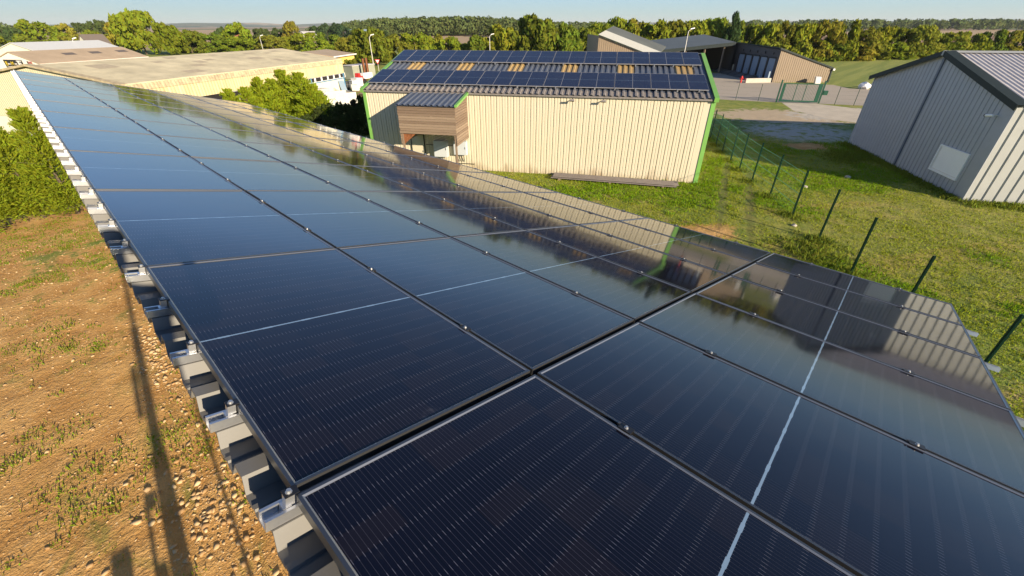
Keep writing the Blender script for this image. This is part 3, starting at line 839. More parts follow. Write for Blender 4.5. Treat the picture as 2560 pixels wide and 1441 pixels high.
# ------------------------------------------------------------------ far gate and thin fence by the yard road
def far_gate():
    g0, g1 = Vector((59.79, 12.46, 0)), Vector((61.81, 8.93, 0))
    L = (g1 - g0).length; ang = math.atan2(g1.y - g0.y, g1.x - g0.x)
    t = thing("sliding_gate", "dark green barred sliding gate across the yard entrance", "gate", tuple(g0), ang)
    b = MB(); b.box(0, L, -.05, .05, .12, .26); b.box(0, L, -.04, .04, 1.95, 2.04); b.box(0, .28, -.04, .04, .26, 1.95); b.box(L - .42, L, -.04, .04, .26, 1.95)
    b.box(1.4, 1.47, -.035, .035, .26, 1.95); b.box(2.4, 2.47, -.035, .035, .26, 1.95); b.build("gate_frame", M_gate, t)
    b = MB(); x = .36
    while x < L - .45: b.box(x - .009, x + .009, -.012, .012, .26, 1.95); x += .15
    b.build("bars", M_gate, t)
    for x, h in ((-.18, 2.35), (L + .2, 2.35)):
        b = MB(); b.box(x - .07, x + .07, .06, .2, 0, h); b.build("gate_post", M_gate, t)
    b = MB(); b.box(L + .3, L + .75, .02, .3, .9, 1.35); b.build("motor_box", M_gate, t)
    f = thing("thin_wire_fence", "thin dark wire fence with slim posts along the far yard road", "fence", (60, 12, 0))
    P = [(57.4, 26.5), (57.6, 23.2), (58.0, 20.0), (58.5, 16.8), (59.3, 14.5), (62.3, 7.3), (63.0, 5.6), (64.2, 2.6), (65.5, -.5)]
    for x, y in P:
        b = MB(Matrix.Translation((x - 60, y - 12, 0))); b.tube((0, 0, 0), (0, 0, 1.85), .03, .03, 6); b.build("post", M_postg, f)
    for i in range(len(P) - 1):
        if i == 4: continue
        b = MB(Matrix.Translation((-60, -12, 0)))
        for z in (.2, .6, 1.0, 1.4, 1.8): b.bar((*P[i], z), (*P[i + 1], z), .005)
        b.build("wire", M_postg, f)
far_gate()

# ------------------------------------------------------------------ brown dock building
FD = Vector((.754, .657, 0)).normalized(); GD = Vector((FD.y, -FD.x, 0))
C0 = Vector((81.25, 18.98, 0))
def dock_building():
    FR = frame(C0, -FD, GD, (0, 0, 1))        # local x runs along the facade towards us (negative = away), y into the building
    ang = math.atan2(-FD.y, -FD.x)
    t = thing("dock_building", "brown clad building with dark loading front and single sloped roof", "building", tuple(C0), ang)
    # rotation puts local x along -FD; local y is then to the left of it = (FD.y,-FD.x) = GD
    D, Lf = 8.5, 26.0
    zt = lambda y: 4.5 + (1.98 - 4.5) * y / D
    b = MB(); clad(b, -.02, D, 0, lambda s: zt(s) - .05, .33, .05, .03, .035, 0, .1)
    b.M = Matrix.Identity(4)
    side = MB(frame((0, 0, 0), (0, 1, 0), (-1, 0, 0), (0, 0, 1))); clad(side, 0, D, 0, lambda s: zt(s) - .05, .33, .05, .03, .035, 0, .1); side.build("end_wall", M_brownclad, t)
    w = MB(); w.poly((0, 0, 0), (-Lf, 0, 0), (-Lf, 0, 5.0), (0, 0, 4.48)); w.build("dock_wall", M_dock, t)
    w = MB(); w.poly((-Lf, 0, 0), (-Lf, D, 0), (-Lf, D, 2.2), (-Lf, 0, 4.9)); w.poly((0, D, 0), (-Lf, D, 0), (-Lf, D, 2.2), (0, D, 1.95)); w.build("rear_wall", M_brownclad, t)
    r = MB(); r.prism([(.15, -.25, 4.62), (.15, D + .15, 1.98), (.15, D + .15, 2.10), (.15, -.25, 4.76)], (-Lf - .15, 0, .42)); r.build("roof", M_dockroof, t)
    r = MB(); r.bar((.17, -.26, 4.66), (-Lf, -.26, 5.1), .03, .16); r.bar((.17, -.26, 4.64), (.17, D + .16, 2.0), .04, .2); r.build("fascia", M_trimdark, t)
    c = MB(); c.box(-.05, .12, D - .05, D + .12, 0, 1.98); c.build("corner_trim", M_trimdark, t)
    c = MB(); c.box(.1, .35, D + .05, D + .3, 1.7, 1.95); c.build("gutter_box", M_white, t)
    MW = Matrix.Translation(C0) @ Matrix.Rotation(ang, 4, 'Z')
    for k in range(5):
        x = -1.9 - k * 2.75
        d = MB(); d.box(x - .98, x + .98, -.05, -.002, 0, 3.25)
        for z in np.arange(.4, 3.2, .4): d.box(x - .98, x + .98, -.056, -.05, z, z + .02)
        do = d.build("roller_door", M_door, t)
        d = MB(); d.box(x - 1.24, x - .98, -.16, -.002, 0, 3.4); d.box(x - .98, x + 1.1, -.16, -.002, 3.25, 3.4); d.build("door_frame", M_black, do)
        d = MB(); d.box(x - .05, x + .05, -.12, -.002, 3.75, 4.05); d.build("wall_light", M_black, t)
    bol = None
    for k in range(7):
        x = -.55 - k * 2.75
        o = thing("bollard", "tall pale guard post by the dock front, %s from the lit brown end wall" % nth(k), "bollard", tuple(MW @ Vector((x, -.55, 0))), ang, group="guard posts between the dock doors")
        q = MB(); q.box(-.13, .13, -.1, .1, 0, 1.5); q.build("post", M_bluegrey if k < 5 else M_tanpatch, o)
    for k in range(6):
        x = -5.4 - k * 2.75
        o = thing("dock_ramp", "low grey wedge ramp before the dock doors, %s from the concrete barrier" % nth(k), "ramp", tuple(MW @ Vector((x, -1.6, 0))), ang, group="wedge ramps before the dock doors")
        q = MB(); q.prism([(-.85, -.9, 0.01), (-.85, 1.2, 0.01), (-.85, 1.2, .55), (-.85, .5, .55), (-.85, -.9, .08)], (1.7, 0, 0)); q.build("wedge", M_rubber, o)
    # low concrete barrier and red hydrant
    p, q = Vector((81.0, 19.25, 0)), Vector((77.84, 21.95, 0))
    a2 = math.atan2(q.y - p.y, q.x - p.x)
    o = thing("concrete_barrier", "low cream concrete barrier at the end of the dock yard", "barrier", tuple(p), a2)
    b = MB(); b.prism([(0, -.22, 0), (0, .22, 0), (0, .16, .62), (0, -.16, .62)], ((q - p).length, 0, 0)); b.build("barrier_body", M_concrete, o)
    o = thing("hydrant", "small red hydrant standing at the end of the concrete barrier", "hydrant", (77.6, 22.5, 0))
    b = MB(); b.tube((0, 0, 0), (0, 0, .7), .14, .12, 10); b.build("barrel", M_red, o)
    b = MB(); b.tube((0, 0, .7), (0, 0, .95), .19, .08, 10); b.build("cap", M_red, o)
    b = MB(); b.tube((-.3, 0, .55), (.3, 0, .55), .09, .09, 8); b.tube((0, -.3, .6), (0, .3, .6), .08, .08, 8); b.build("outlet", M_red, o)
    o = thing("big_bag", "white bulk bag with an orange mark by the brown end wall", "bag", (84.0, 13.4, 0), .4)
    b = MB(); b.prism([(-.5, -.35, 0), (.5, -.35, 0), (.55, .35, 0), (-.5, .35, 0)], (.05, .1, .95)); b.build("bag_body", M_white, o)
    b = MB(); b.box(-.2, .15, -.40, -.3, .35, .65); b.build("print", mat("orange_print", (.7, .2, .06), .6), o)
    for x, y, s, lab in ((81.4, 7.1, 1.0, "large crumpled white bag on the yard edge left of its twin"), (83.4, 6.2, .9, "crumpled white bag on the yard edge beside the grey shed")):
        bm = bmesh.new(); bmesh.ops.create_icosphere(bm, subdivisions=2, radius=.75 * s); rr = random.Random(int(x * 10))
        for v in bm.verts: v.co *= rr.uniform(.8, 1.1); v.co.z = max(-.3, v.co.z * .75)
        me = bpy.data.meshes.new("white_bag"); bm.to_mesh(me); bm.free()
        o = link("white_bag", me, None, M_white); o.location = (x, y, .3); tag(o, lab, "bag", "white bags on the far yard edge")
dock_building()

def wing_buildings():
    # canopy at the back of the yard
    t = thing("open_canopy_shed", "dark open fronted canopy shed at the back of the dock yard", "shed", (86, 40, 0))
    T = Matrix.Translation((-86, -40, 0))
    A = Vector((82.6, 43.2, 3.25)); B = Vector((92.15, 29.46, 4.93)); dep = FD * 17 + Vector((0, 0, .95))
    r = MB(T); r.prism([A, B, B + Vector((0, 0, .12)), A + Vector((0, 0, .12))], dep); r.build("roof", M_dockroof, t)
    f = MB(T); f.prism([A - FD * .15 + Vector((0, 0, -.42)), B - FD * .15 + Vector((0, 0, -.42)), B - FD * .15 + Vector((0, 0, .13)), A - FD * .15 + Vector((0, 0, .13))], FD * .12); f.build("fascia", M_trimdark, t)
    w = MB(T); a1 = A + FD * 15; b1 = B + FD * 15
    w.poly((a1.x, a1.y, 0), (b1.x, b1.y, 0), (b1.x, b1.y, 5.3), (a1.x, a1.y, 3.9)); w.poly((B.x, B.y, 0), (b1.x, b1.y, 0), (b1.x, b1.y, 5.3), (B.x, B.y, 4.8)); w.poly((A.x, A.y, 0), (a1.x, a1.y, 0), (a1.x, a1.y, 3.9), (A.x, A.y, 3.2))
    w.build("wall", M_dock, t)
    for k in range(5):
        p = A.lerp(B, (k + .5) / 5) + FD * .4
        q = MB(T); q.box(p.x - .12, p.x + .12, p.y - .12, p.y + .12, 0, p.z - .1); q.build("post", M_brownclad, t)
    t = thing("brown_wing", "brown clad wing with steep single sloped roof behind the cream warehouse ridge", "building", (70.9, 33.8, 0))
    T = Matrix.Translation((-70.9, -33.8, 0))
    lo = Vector((70.2, 34.85, 3.6)); hi = Vector((65.5, 41.6, 6.3)); D = FD * 15; DR = Vector((.95, .31, .12))
    ex = Vector((lo.x - hi.x, lo.y - hi.y, 0)); L = ex.length; ex /= L
    w = MB(T @ frame((hi.x, hi.y, 0), ex, FD, (0, 0, 1))); clad(w, 0, L, 0, lambda s: 6.25 + (3.55 - 6.25) * s / L, .33, .05, .03, .035, 0, .1); w.build("end_wall", M_brownclad, t)
    w = MB(T); h0 = Vector((hi.x, hi.y, 0)); l0 = Vector((lo.x, lo.y, 0))
    w.poly(h0, h0 + D, hi + D, hi); w.poly(l0, l0 + D, lo + D, lo); w.poly(h0 + D, l0 + D, lo + D, hi + D); w.build("side_wall", M_brownclad, t)
    d2 = Vector((0, 0, .14)); hi2 = hi - ex * .1 - FD * .25 + Vector((0, 0, .05)); lo2 = lo + ex * 1.0 - FD * .25 - Vector((0, 0, .3))
    r = MB(T); r.prism([hi2, lo2, lo2 + d2, hi2 + d2], DR * 4.2); r.build("bare_roof", M_paleroof, t)
    r = MB(T); r.prism([hi2 + DR * 4.21, lo2 + DR * 4.21, lo2 + d2 + DR * 4.21, hi2 + d2 + DR * 4.21], DR * 5); r.build("roof", M_dockroof, t)
    r = MB(T); r.bar(hi2 - FD * .02 + Vector((0, 0, .03)), lo2 - FD * .02 + Vector((0, 0, .03)), .04, .16); r.build("verge_trim", M_trimdark, t)
wing_buildings()

# ------------------------------------------------------------------ long tan hall and its neighbours
def gable_hall(t, L, hw, he, hr, m_roof, ov=.25, thick=.09):
    sl = math.atan2(hr - he, hw)
    r = MB()
    for s in (0, 1):
        y0 = -ov if s == 0 else 2 * hw + ov; z0 = he - ov * math.tan(sl)
        r.prism([(-ov, y0, z0), (-ov, hw, hr), (-ov, hw, hr + thick), (-ov, y0, z0 + thick)], (L + 2 * ov, 0, 0))
    return r, sl

def tan_hall():
    L, hw, he, hr = 27.245, 8.218, 4.1, 5.175
    t = thing("tan_hall", "long low hall with lichened tan roof and cream sheet walls", "hall", (5.082, 42.06, 0), R(29.725))
    r, sl = gable_hall(t, L, hw, he, hr, None, .12); ro = r.build("roof", M_tanroof, t)
    for s, u, ww, hh in ((3.4, 6.0, 1.7, 1.6), (8.2, 6.0, 1.0, .7), (10.6, 7.3, 1.0, .7), (7.4, 1.5, 1.8, 1.1), (11.4, 4.8, 1.0, 1.0), (9.9, 3.5, 1.3, .8), (13.0, 5.3, 1.1, .7), (18.0, 4.3, 2.0, 1.0), (19.4, 2.6, 1.0, 1.3), (20.3, 1.4, 1.0, 1.0), (20.0, 6.8, 1.5, .6), (24.2, 7.0, 1.2, .6), (25.7, 3.8, 1.1, .6), (22.3, 6.3, 1.0, .5), (15.5, 7.2, .9, .6)):
        q = MB(frame((0, 0, he), (1, 0, 0), (0, math.cos(sl), math.sin(sl)), (0, -math.sin(sl), math.cos(sl))))
        q.poly((s - ww / 2, u - hh / 2, .095), (s + ww / 2, u - hh / 2, .095), (s + ww / 2, u + hh / 2, .095), (s - ww / 2, u + hh / 2, .095))
        q.build("roof_patch", M_tanpatch, ro)
    # long front: sheet band, blue strip with windows, whitewashed wall
    b = MB(); clad(b, -.05, L + .05, 2.62, lambda x: he - .28, .30, .08, .05, .04, -.16, .05); b.build("upper_cladding", M_tanwall, t)
    b = MB(); pr = rib_profile(L + .2, .30, .08, .05, .05, .05)
    b.strip([(x - .1, -.22 + d, he - .42) for x, d in pr], [(x - .1, -.12 + d * .6, he + .02) for x, d in pr]); b.build("sheet_edge", M_tanedge, t)
    b = MB(); b.box(0, L, -.02, .3, 0, 2.0); b.build("lower_wall", M_block, t)
    b = MB(); b.box(0, L, .02, .1, 2.0, 2.65); b.build("window_band", M_glassd, t)
    b = MB(); b.box(0, L + .05, -.10, .0, 2.60, 2.72); b.box(0, L + .05, -.08, .0, 2.0, 2.09)
    for x in (8.1, 20.6, L - .1): b.box(x - .07, x + .07, -.12, .0, 0, 2.6)
    b.build("blue_beam", M_blue, t)
    k = 0; x = 8.9
    while x < L - .6:
        w = MB(); x1 = x + 1.22
        w.box(x, x1, -.05, .02, 2.10, 2.15); w.box(x, x1, -.05, .02, 2.56, 2.60); w.box(x, x + .13, -.05, .02, 2.15, 2.56); w.box(x1 - .13, x1, -.05, .02, 2.15, 2.56)
        wo = w.build("window", M_white, t)
        w = MB(); w.box(x + .13, x1 - .13, -.04, .015, 2.15, 2.56); w.build("pane", M_glassd, wo)
        x += 1.25
    # near gable: sheet above, block below
    g = MB(frame((0, 2 * hw, 0), (0, -1, 0), (1, 0, 0), (0, 0, 1)))
    top = lambda s: he + (hr - he) * (1 - abs(s - hw) / hw) - .05
    clad(g, 0, 2 * hw, 1.52, top, .22, .05, .03, .025, -.06, .05, along=(hw,)); g.build("gable_cladding", mat("pale_cream_sheet", (.55, .485, .335), .6, noise=.05), t)
    g = MB(frame((0, 2 * hw, 0), (0, -1, 0), (1, 0, 0), (0, 0, 1))); g.box(0, 2 * hw, 0, .2, 0, 1.52); g.build("gable_base", M_block, t)
    g = MB(); g.poly((L, 0, 0), (L, 2 * hw, 0), (L, 2 * hw, he), (L, hw, hr - .03), (L, 0, he)); g.poly((0, 2 * hw, 0), (L, 2 * hw, 0), (L, 2 * hw, he), (0, 2 * hw, he)); g.build("rear_wall", M_tanwall, t)
    v = MB()
    for s in (0, 1):
        y0 = -.15 if s == 0 else 2 * hw + .15
        v.prism([(-.34, y0, he - .05), (-.34, hw, hr + .03), (-.34, hw, hr + .17), (-.34, y0, he + .09)], (.5, 0, 0))
    v.build("verge_sheet", M_tanedge, t)
    MW = Matrix.Translation((5.082, 42.06, 0)) @ Matrix.Rotation(R(29.725), 4, 'Z')
    o = thing("leaning_panel", "blue grey panel leaning against the hall wall near its far corner", "panel", tuple(MW @ Vector((26.2, -.1, 0))), R(29.725))
    b = MB(); b.prism([(-.5, -.5, .02), (.75, -.5, .02), (.55, -.06, 1.8), (-.5, -.06, 1.85)], (0, .05, 0)); b.build("board", M_bluegrey, o)
    o = thing("plank_bundle", "thin wooden planks leaning beside the blue grey panel", "planks", tuple(MW @ Vector((24.7, -.1, 0))), R(29.725))
    b = MB()
    for k in range(5): b.bar((.15 * k, -.6 + .05 * k, 0), (.15 * k - .2 + .1 * k, -.08, 1.2 - .12 * k), .06, .03)
    b.build("plank", M_wood, o)
tan_hall()

def sign_building():
    L, hw, he, hr = 13.45, 3.75, 4.0, 5.15
    t = thing("white_gable_building", "white gabled building with brown roof and black shop sign", "building", (2.54, 76.33, 0), R(31.85))
    r, sl = gable_hall(t, L, hw, he, hr, None, .1); ro = r.build("roof", M_brownroof, t)
    for s in (5.2, 8.4, 12.0):
        q = MB(frame((0, 0, he), (1, 0, 0), (0, math.cos(sl), math.sin(sl)), (0, -math.sin(sl), math.cos(sl))))
        q.poly((s - .7, 2.0, .095), (s + .7, 2.0, .095), (s + .7, 2.75, .095), (s - .7, 2.75, .095))
        q.build("roof_light", M_darkpatch, ro)
    w = MB(); top = [(0, 0, he), (0, hw, hr), (0, 2 * hw, he)]
    w.poly((0, 0, 0), (0, 2 * hw, 0), (0, 2 * hw, he), (0, hw, hr), (0, 0, he)); w.poly((L, 0, 0), (L, 2 * hw, 0), (L, 2 * hw, he), (L, hw, hr), (L, 0, he))
    w.poly((0, 0, 0), (L, 0, 0), (L, 0, he), (0, 0, he)); w.poly((0, 2 * hw, 0), (L, 2 * hw, 0), (L, 2 * hw, he), (0, 2 * hw, he)); w.build("wall", mat("white_render", (.80, .76, .66), .8, noise=.03), t)
    f = MB(); f.box(-.1, L + .1, -.2, -.11, he - .2, he + .02); f.build("fascia", M_white, t)
    MW = Matrix.Translation((2.54, 76.33, 0)) @ Matrix.Rotation(R(31.85), 4, 'Z')
    s = thing("shop_sign", "black shop sign with yellow letters on the white gable", "sign", tuple(MW @ Vector((-.02, 5.15, 3.62))), R(31.85 - 90))
    b = MB(); b.box(0, 2.72, -.05, 0, 0, .80); b.build("board", M_sign, s)
    text_mesh("B", .62, "lettering", M_signy, s, (.14, -.056, .2), (R(90), 0, 0))
    text_mesh("M", .56, "lettering", M_signy, s, (.95, -.056, .22), (R(90), 0, 0))
    b = MB()
    for x0, x1, z0, z1 in ((.52, .64, .3, .45), (.67, .74, .3, .42), (.77, .86, .3, .42), (1.5, 1.58, .3, .44), (1.62, 1.7, .3, .44), (1.74, 1.82, .28, .44), (2.02, 2.3, .22, .62), (2.36, 2.5, .25, .5), (.2, 2.3, .08, .12)):
        b.box(x0, x1, -.058, -.0505, z0, z1)
    b.build("small_lettering", M_signw, s)
    b = MB(); b.box(1.9, 2.66, -.056, -.0502, .62, .72); b.build("stripe", M_signw, s)
    o = thing("wall_plaque", "small dark and red plaque on the white gable right of the shop sign", "plaque", tuple(MW @ Vector((-.02, 1.6, 3.75))), R(31.85 - 90))
    b = MB(); b.box(0, .55, -.04, 0, .2, .5); b.build("board", mat("dull_red_plaque", (.35, .12, .10), .6), o)
    b = MB(); b.box(-.12, .02, -.045, -.0, -.5, .55); b.build("stripe", M_sign, o)
    # pale roofed house behind
    t = thing("pale_roof_house", "small house with pale grey metal roof behind the white gabled building", "house", (4.2, 112, 0), R(33))
    L, hw, he, hr = 14.5, 4.5, 4.1, 5.35
    r, sl = gable_hall(t, L, hw, he, hr, None, .2); r.build("roof", mat("pale_grey_roof", (.62, .62, .60), .5, noise=.05), t)
    w = MB(); w.poly((0, 0, 0), (0, 2 * hw, 0), (0, 2 * hw, he), (0, hw, hr), (0, 0, he)); w.poly((L, 0, 0), (L, 2 * hw, 0), (L, 2 * hw, he), (L, hw, hr), (L, 0, he))
    w.poly((0, 0, 0), (L, 0, 0), (L, 0, he), (0, 0, he)); w.poly((0, 2 * hw, 0), (L, 2 * hw, 0), (L, 2 * hw, he), (0, 2 * hw, he)); w.build("wall", M_block, t)
    # yellow building
    p0, p1 = Vector((40.1, 80.6, 0)), Vector((47.4, 86.2, 0)); ex = (p1 - p0); L = ex.length; ang = math.atan2(ex.y, ex.x)
    t = thing("yellow_building", "small yellow rendered building with flat brown roof beyond the tan hall", "building", tuple(p0), ang)
    b = MB(); b.box(0, L, 0, 11, 0, 2.95); b.build("wall", M_yellow, t)
    b = MB(); b.prism([(-.3, -.4, 2.95), (-.3, 5.5, 3.65), (-.3, 11.4, 2.95), (-.3, 11.4, 3.08), (-.3, 5.5, 3.8), (-.3, -.4, 3.08)], (L + .6, 0, 0)); b.build("roof", M_brownroof, t)
    b = MB(); b.box(-.3, L + .3, -.46, -.41, 2.9, 3.1); b.build("fascia", M_white, t)
sign_building()

def far_houses():
    def house(name, lab, x, y, rz, L, w, he, hr, mw, mr):
        t = thing(name, lab, "house", (x, y, 0), rz)
        r, sl = gable_hall(t, L, w / 2, he, hr, None, .3); r.build("roof", mr, t)
        b = MB(); hw = w / 2
        b.poly((0, 0, 0), (0, w, 0), (0, w, he), (0, hw, hr), (0, 0, he)); b.poly((L, 0, 0), (L, w, 0), (L, w, he), (L, hw, hr), (L, 0, he)); b.poly((0, 0, 0), (L, 0, 0), (L, 0, he), (0, 0, he)); b.poly((0, w, 0), (L, w, 0), (L, w, he), (0, w, he))
        b.build("wall", mw, t)
        b = MB(); b.box(L * .2, L * .2 + 1, -.04, -.005, 1, 2.2); b.box(L * .6, L * .6 + 1, -.04, -.005, 1, 2.2); b.build("window", M_glassd, t)
    house("red_roof_house", "distant house with red tiled roof between the left trees", 88, 292, .3, 9, 8, 3.0, 6.2, M_block, M_tile)
    house("field_house", "distant pale farmhouse beside the brown field before the wood", 300, 352, -.6, 11, 8, 3.4, 6.0, M_white, mat("slate_roof", (.16, .15, .17), .7))
    house("dark_barn", "distant long dark barn behind the trees in the middle left", 166, 300, .4, 22, 10, 4.2, 5.6, M_rubber, M_bluegrey)
    house("grey_cottage", "distant grey roofed cottage left of the dark barn", 126, 282, .2, 9, 8, 3.0, 5.0, M_block, M_fibre)
    house("thatch_cottage", "distant cottage with dark roof behind the leaning lamp post", 20.5, 205, .3, 6, 6, 2.6, 5.5, M_block, M_darkpatch)
far_houses()

# ------------------------------------------------------------------ street lamps
def lamps():
    spec = [(47.4, 79.48, 6.2, 1.2, "slim street lamp standing just left of the cream warehouse"), (70.24, 71.18, 6.1, 1.2, "street lamp standing behind the middle of the cream warehouse ridge"),
            (81.08, 33.97, 7.1, 1.2, "white street lamp in front of the dark canopy shed"), (9.95, 121.0, 5.75, 1.1, "thin leaning street lamp behind the brown roof of the white gabled building"), (46.3, 130.0, 5.6, 1.1, "street lamp with small head behind the tan hall ridge")]
    for x, y, h, arm, lab in spec:
        t = thing("street_lamp", lab, "street lamp", (x, y, 0), R(-48), group="street lamps along the estate roads")
        b = MB(); b.tube((0, 0, 0), (0, 0, h - .35), .085, .055, 10); b.tube((0, 0, h - .35), (.35, 0, h), .055, .05, 8); b.build("pole", M_lamp, t)
        b = MB(); b.prism([(.3, -.13, h - .04), (.95, -.10, h + .10), (.95, .10, h + .10), (.3, .13, h - .04)], (-.02, 0, .14)); b.build("lamp_head", M_white, t)
        b = MB(); b.tube((0, 0, 0), (0, 0, .5), .12, .11, 10); b.build("base", M_lamp, t)
lamps()

# ------------------------------------------------------------------ things in the yard between hall and warehouse
def yard():
    k = thing("white_open_bin", "white open topped box container below the far end of the tan hall", "container", (22.3, 47.6, 0), R(-4))
    b = MB(); x1, y1, h = 3.3, 2.4, 1.35
    b.box(0, x1, 0, .06, .15, h); b.box(0, x1, y1 - .06, y1, .15, h); b.box(0, .06, .06, y1 - .06, .15, h); b.box(x1 - .06, x1, .06, y1 - .06, .15, h); b.box(0, x1, 0, y1, .1, .15); b.build("box_body", M_greyw, k)
    b = MB()
    for x in (0, 1.1, 2.2, x1): b.box(x - .04, x + .04, -.05, 0, .1, h)
    b.build("rib", M_white, k)
    b = MB(); b.box(.2, .5, .2, y1 - .2, 0, .1); b.box(x1 - .5, x1 - .2, .2, y1 - .2, 0, .1); b.build("skid", M_rubber, k)
    k = thing("white_trailer", "white covered trailer with cream top beside the hall wall", "trailer", (21.2, 50.4, 0), R(18))
    b = MB(); b.prism([(0, 0, .45), (3.6, 0, .45), (3.6, 0, 1.5), (.2, 0, 1.62)], (0, 1.8, 0)); b.build("body", M_greyw, k)
    for x in (1.2, 2.0):
        b = MB(); b.tube((x, -.02, .32), (x, .18, .32), .32, .32, 14); b.build("wheel", M_black, k)
    b = MB(); b.bar((3.6, .9, .5), (4.7, .9, .5), .1); b.build("tow_bar", M_rust, k)
    k = thing("steel_container", "grey green steel container in the yard beyond the hall corner", "container", (38.2, 70.6, 0), R(12))
    b = MB(); b.box(0, 4.8, 0, 2.2, .1, 2.1)
    for q in range(12): b.box(.2 + q * .39, .3 + q * .39, -.03, -.001, .2, 2.0)
    b.build("body", mat("grey_green_paint", (.30, .31, .24), .6, noise=.15, scale=1), k)
    b = MB(); b.box(-.1, 4.9, -.1, 2.3, 2.1, 2.2); b.build("lid", M_fibre, k)
    for x, y, lab in ((39.6, 69.4, "left of two tall rusty steel posts in the yard"), (41.0, 70.8, "right of two tall rusty steel posts in the yard")):
        k = thing("rusty_post", lab, "post", (x, y, 0), 0, group="rusty steel posts in the yard")
        b = MB(); b.box(-.16, .16, -.03, .03, 0, 3.2); b.box(-.16, -.13, -.15, .15, 0, 3.2); b.box(.13, .16, -.15, .15, 0, 3.2); b.build("beam", M_rust, k)
    k = thing("red_machine", "red farm machine with white panel in the yard", "machine", (36.2, 65.4, 0), R(20))
    b = MB(); b.box(0, 1.0, 0, .7, .4, 1.05); b.prism([(0, 0, 1.05), (.6, 0, 1.05), (.45, 0, 1.5), (.1, 0, 1.5)], (0, .7, 0)); b.build("body", M_red, k)
    b = MB(); b.box(1.3, 3.4, .1, .9, .6, 1.4); b.build("panel", M_white, k)
    for x in (.3, 1.2, 3.0):
        b = MB(); b.tube((x, -.1, .35), (x, .1, .35), .36, .36, 14); b.build("wheel", M_black, k)
    for n, (x, y, s, lab) in enumerate(((33.0, 61.2, 1.0, "stacked white crate nearest the hall corner in the yard"), (34.3, 62.6, 1.15, "white crate in the yard in front of the red machine"), (31.6, 58.2, .85, "small white crate in the yard beside the blue corner post"), (33.6, 57.0, .8, "white tub in the yard left of the cream warehouse corner"))):
        k = thing("white_crate", lab, "crate", (x, y, 0), .3 * n, group="white crates in the yard")
        b = MB(); b.box(-s / 2, s / 2, -s / 2, s / 2, .12, s); b.build("crate_body", M_white, k)
        b = MB(); b.box(-s / 2, s / 2, -s / 2, s / 2, 0, .1); b.build("pallet", M_wood, k)
        b = MB(); b.box(-s / 2 - .03, s / 2 + .03, -s / 2 - .03, s / 2 + .03, s, s + .05); b.build("lid", M_white, k)
    k = thing("dark_drum", "dark drum standing by the hall corner in the yard", "drum", (31.4, 60.4, 0))
    b = MB(); b.tube((0, 0, 0), (0, 0, 1.1), .42, .42, 16); b.build("body", M_black, k)
    b = MB(); b.tube((0, 0, .35), (0, 0, .4), .45, .45, 16); b.tube((0, 0, .72), (0, 0, .77), .45, .45, 16); b.build("hoop", M_rubber, k)
    k = thing("pallet_stack", "low stack of wooden pallets beside the dark shrubs", "pallets", (29.5, 52.5, 0), .4)
    for z in range(3):
        b = MB()
        for q in range(6): b.box(-.6 + q * .22, -.45 + q * .22, -.5, .5, z * .15 + .1, z * .15 + .13)
        b.box(-.6, .62, -.5, -.4, z * .15, z * .15 + .1); b.box(-.6, .62, .4, .5, z * .15, z * .15 + .1); b.build("pallet", M_wood, k)
    k = thing("yield_sign", "red edged give way sign by the road left of the warehouse verge", "sign", (48.2, 79.2, 0), R(-40))
    b = MB(); b.tube((0, 0, 0), (0, 0, 2.0), .035); b.build("post", M_lamp, k)
    b = MB(); b.prism([(-.48, -.05, 2.3), (.48, -.05, 2.3), (0, -.05, 1.45)], (0, .015, 0)); p = b.build("plate", M_red, k)
    b = MB(); b.prism([(-.30, -.058, 2.2), (.30, -.058, 2.2), (0, -.058, 1.66)], (0, .006, 0)); b.build("centre", M_white, p)
    k = thing("low_wall", "low white wall along the estate road beyond the yard", "wall", (36.5, 75.0, 0), R(28))
    b = MB(); b.box(0, 10, 0, .25, 0, .75); b.build("wall_body", M_block, k)
    b = MB(); b.box(-.05, 10.05, -.05, .3, .75, .82); b.build("coping", M_brownroof, k)
yard()

# ------------------------------------------------------------------ vegetation
rng = np.random.default_rng(11)

def quads(name, c, d1, d2):
    """n separate four-cornered leaves: centre c, half axes d1, d2"""
    n = len(c)
    v = np.empty((n, 4, 3)); v[:, 0] = c - d1; v[:, 1] = c - d2 * .9; v[:, 2] = c + d1; v[:, 3] = c + d2 * .9
    me = bpy.data.meshes.new(name)
    me.vertices.add(4 * n); me.vertices.foreach_set("co", v.reshape(-1).astype(np.float32))
    me.loops.add(4 * n); me.loops.foreach_set("vertex_index", np.arange(4 * n, dtype=np.int32))
    me.polygons.add(n); me.polygons.foreach_set("loop_start", np.arange(0, 4 * n, 4, dtype=np.int32))
    me.update(calc_edges=True)
    return me

def unit(v): return v / np.maximum(1e-9, np.linalg.norm(v, axis=1, keepdims=True))

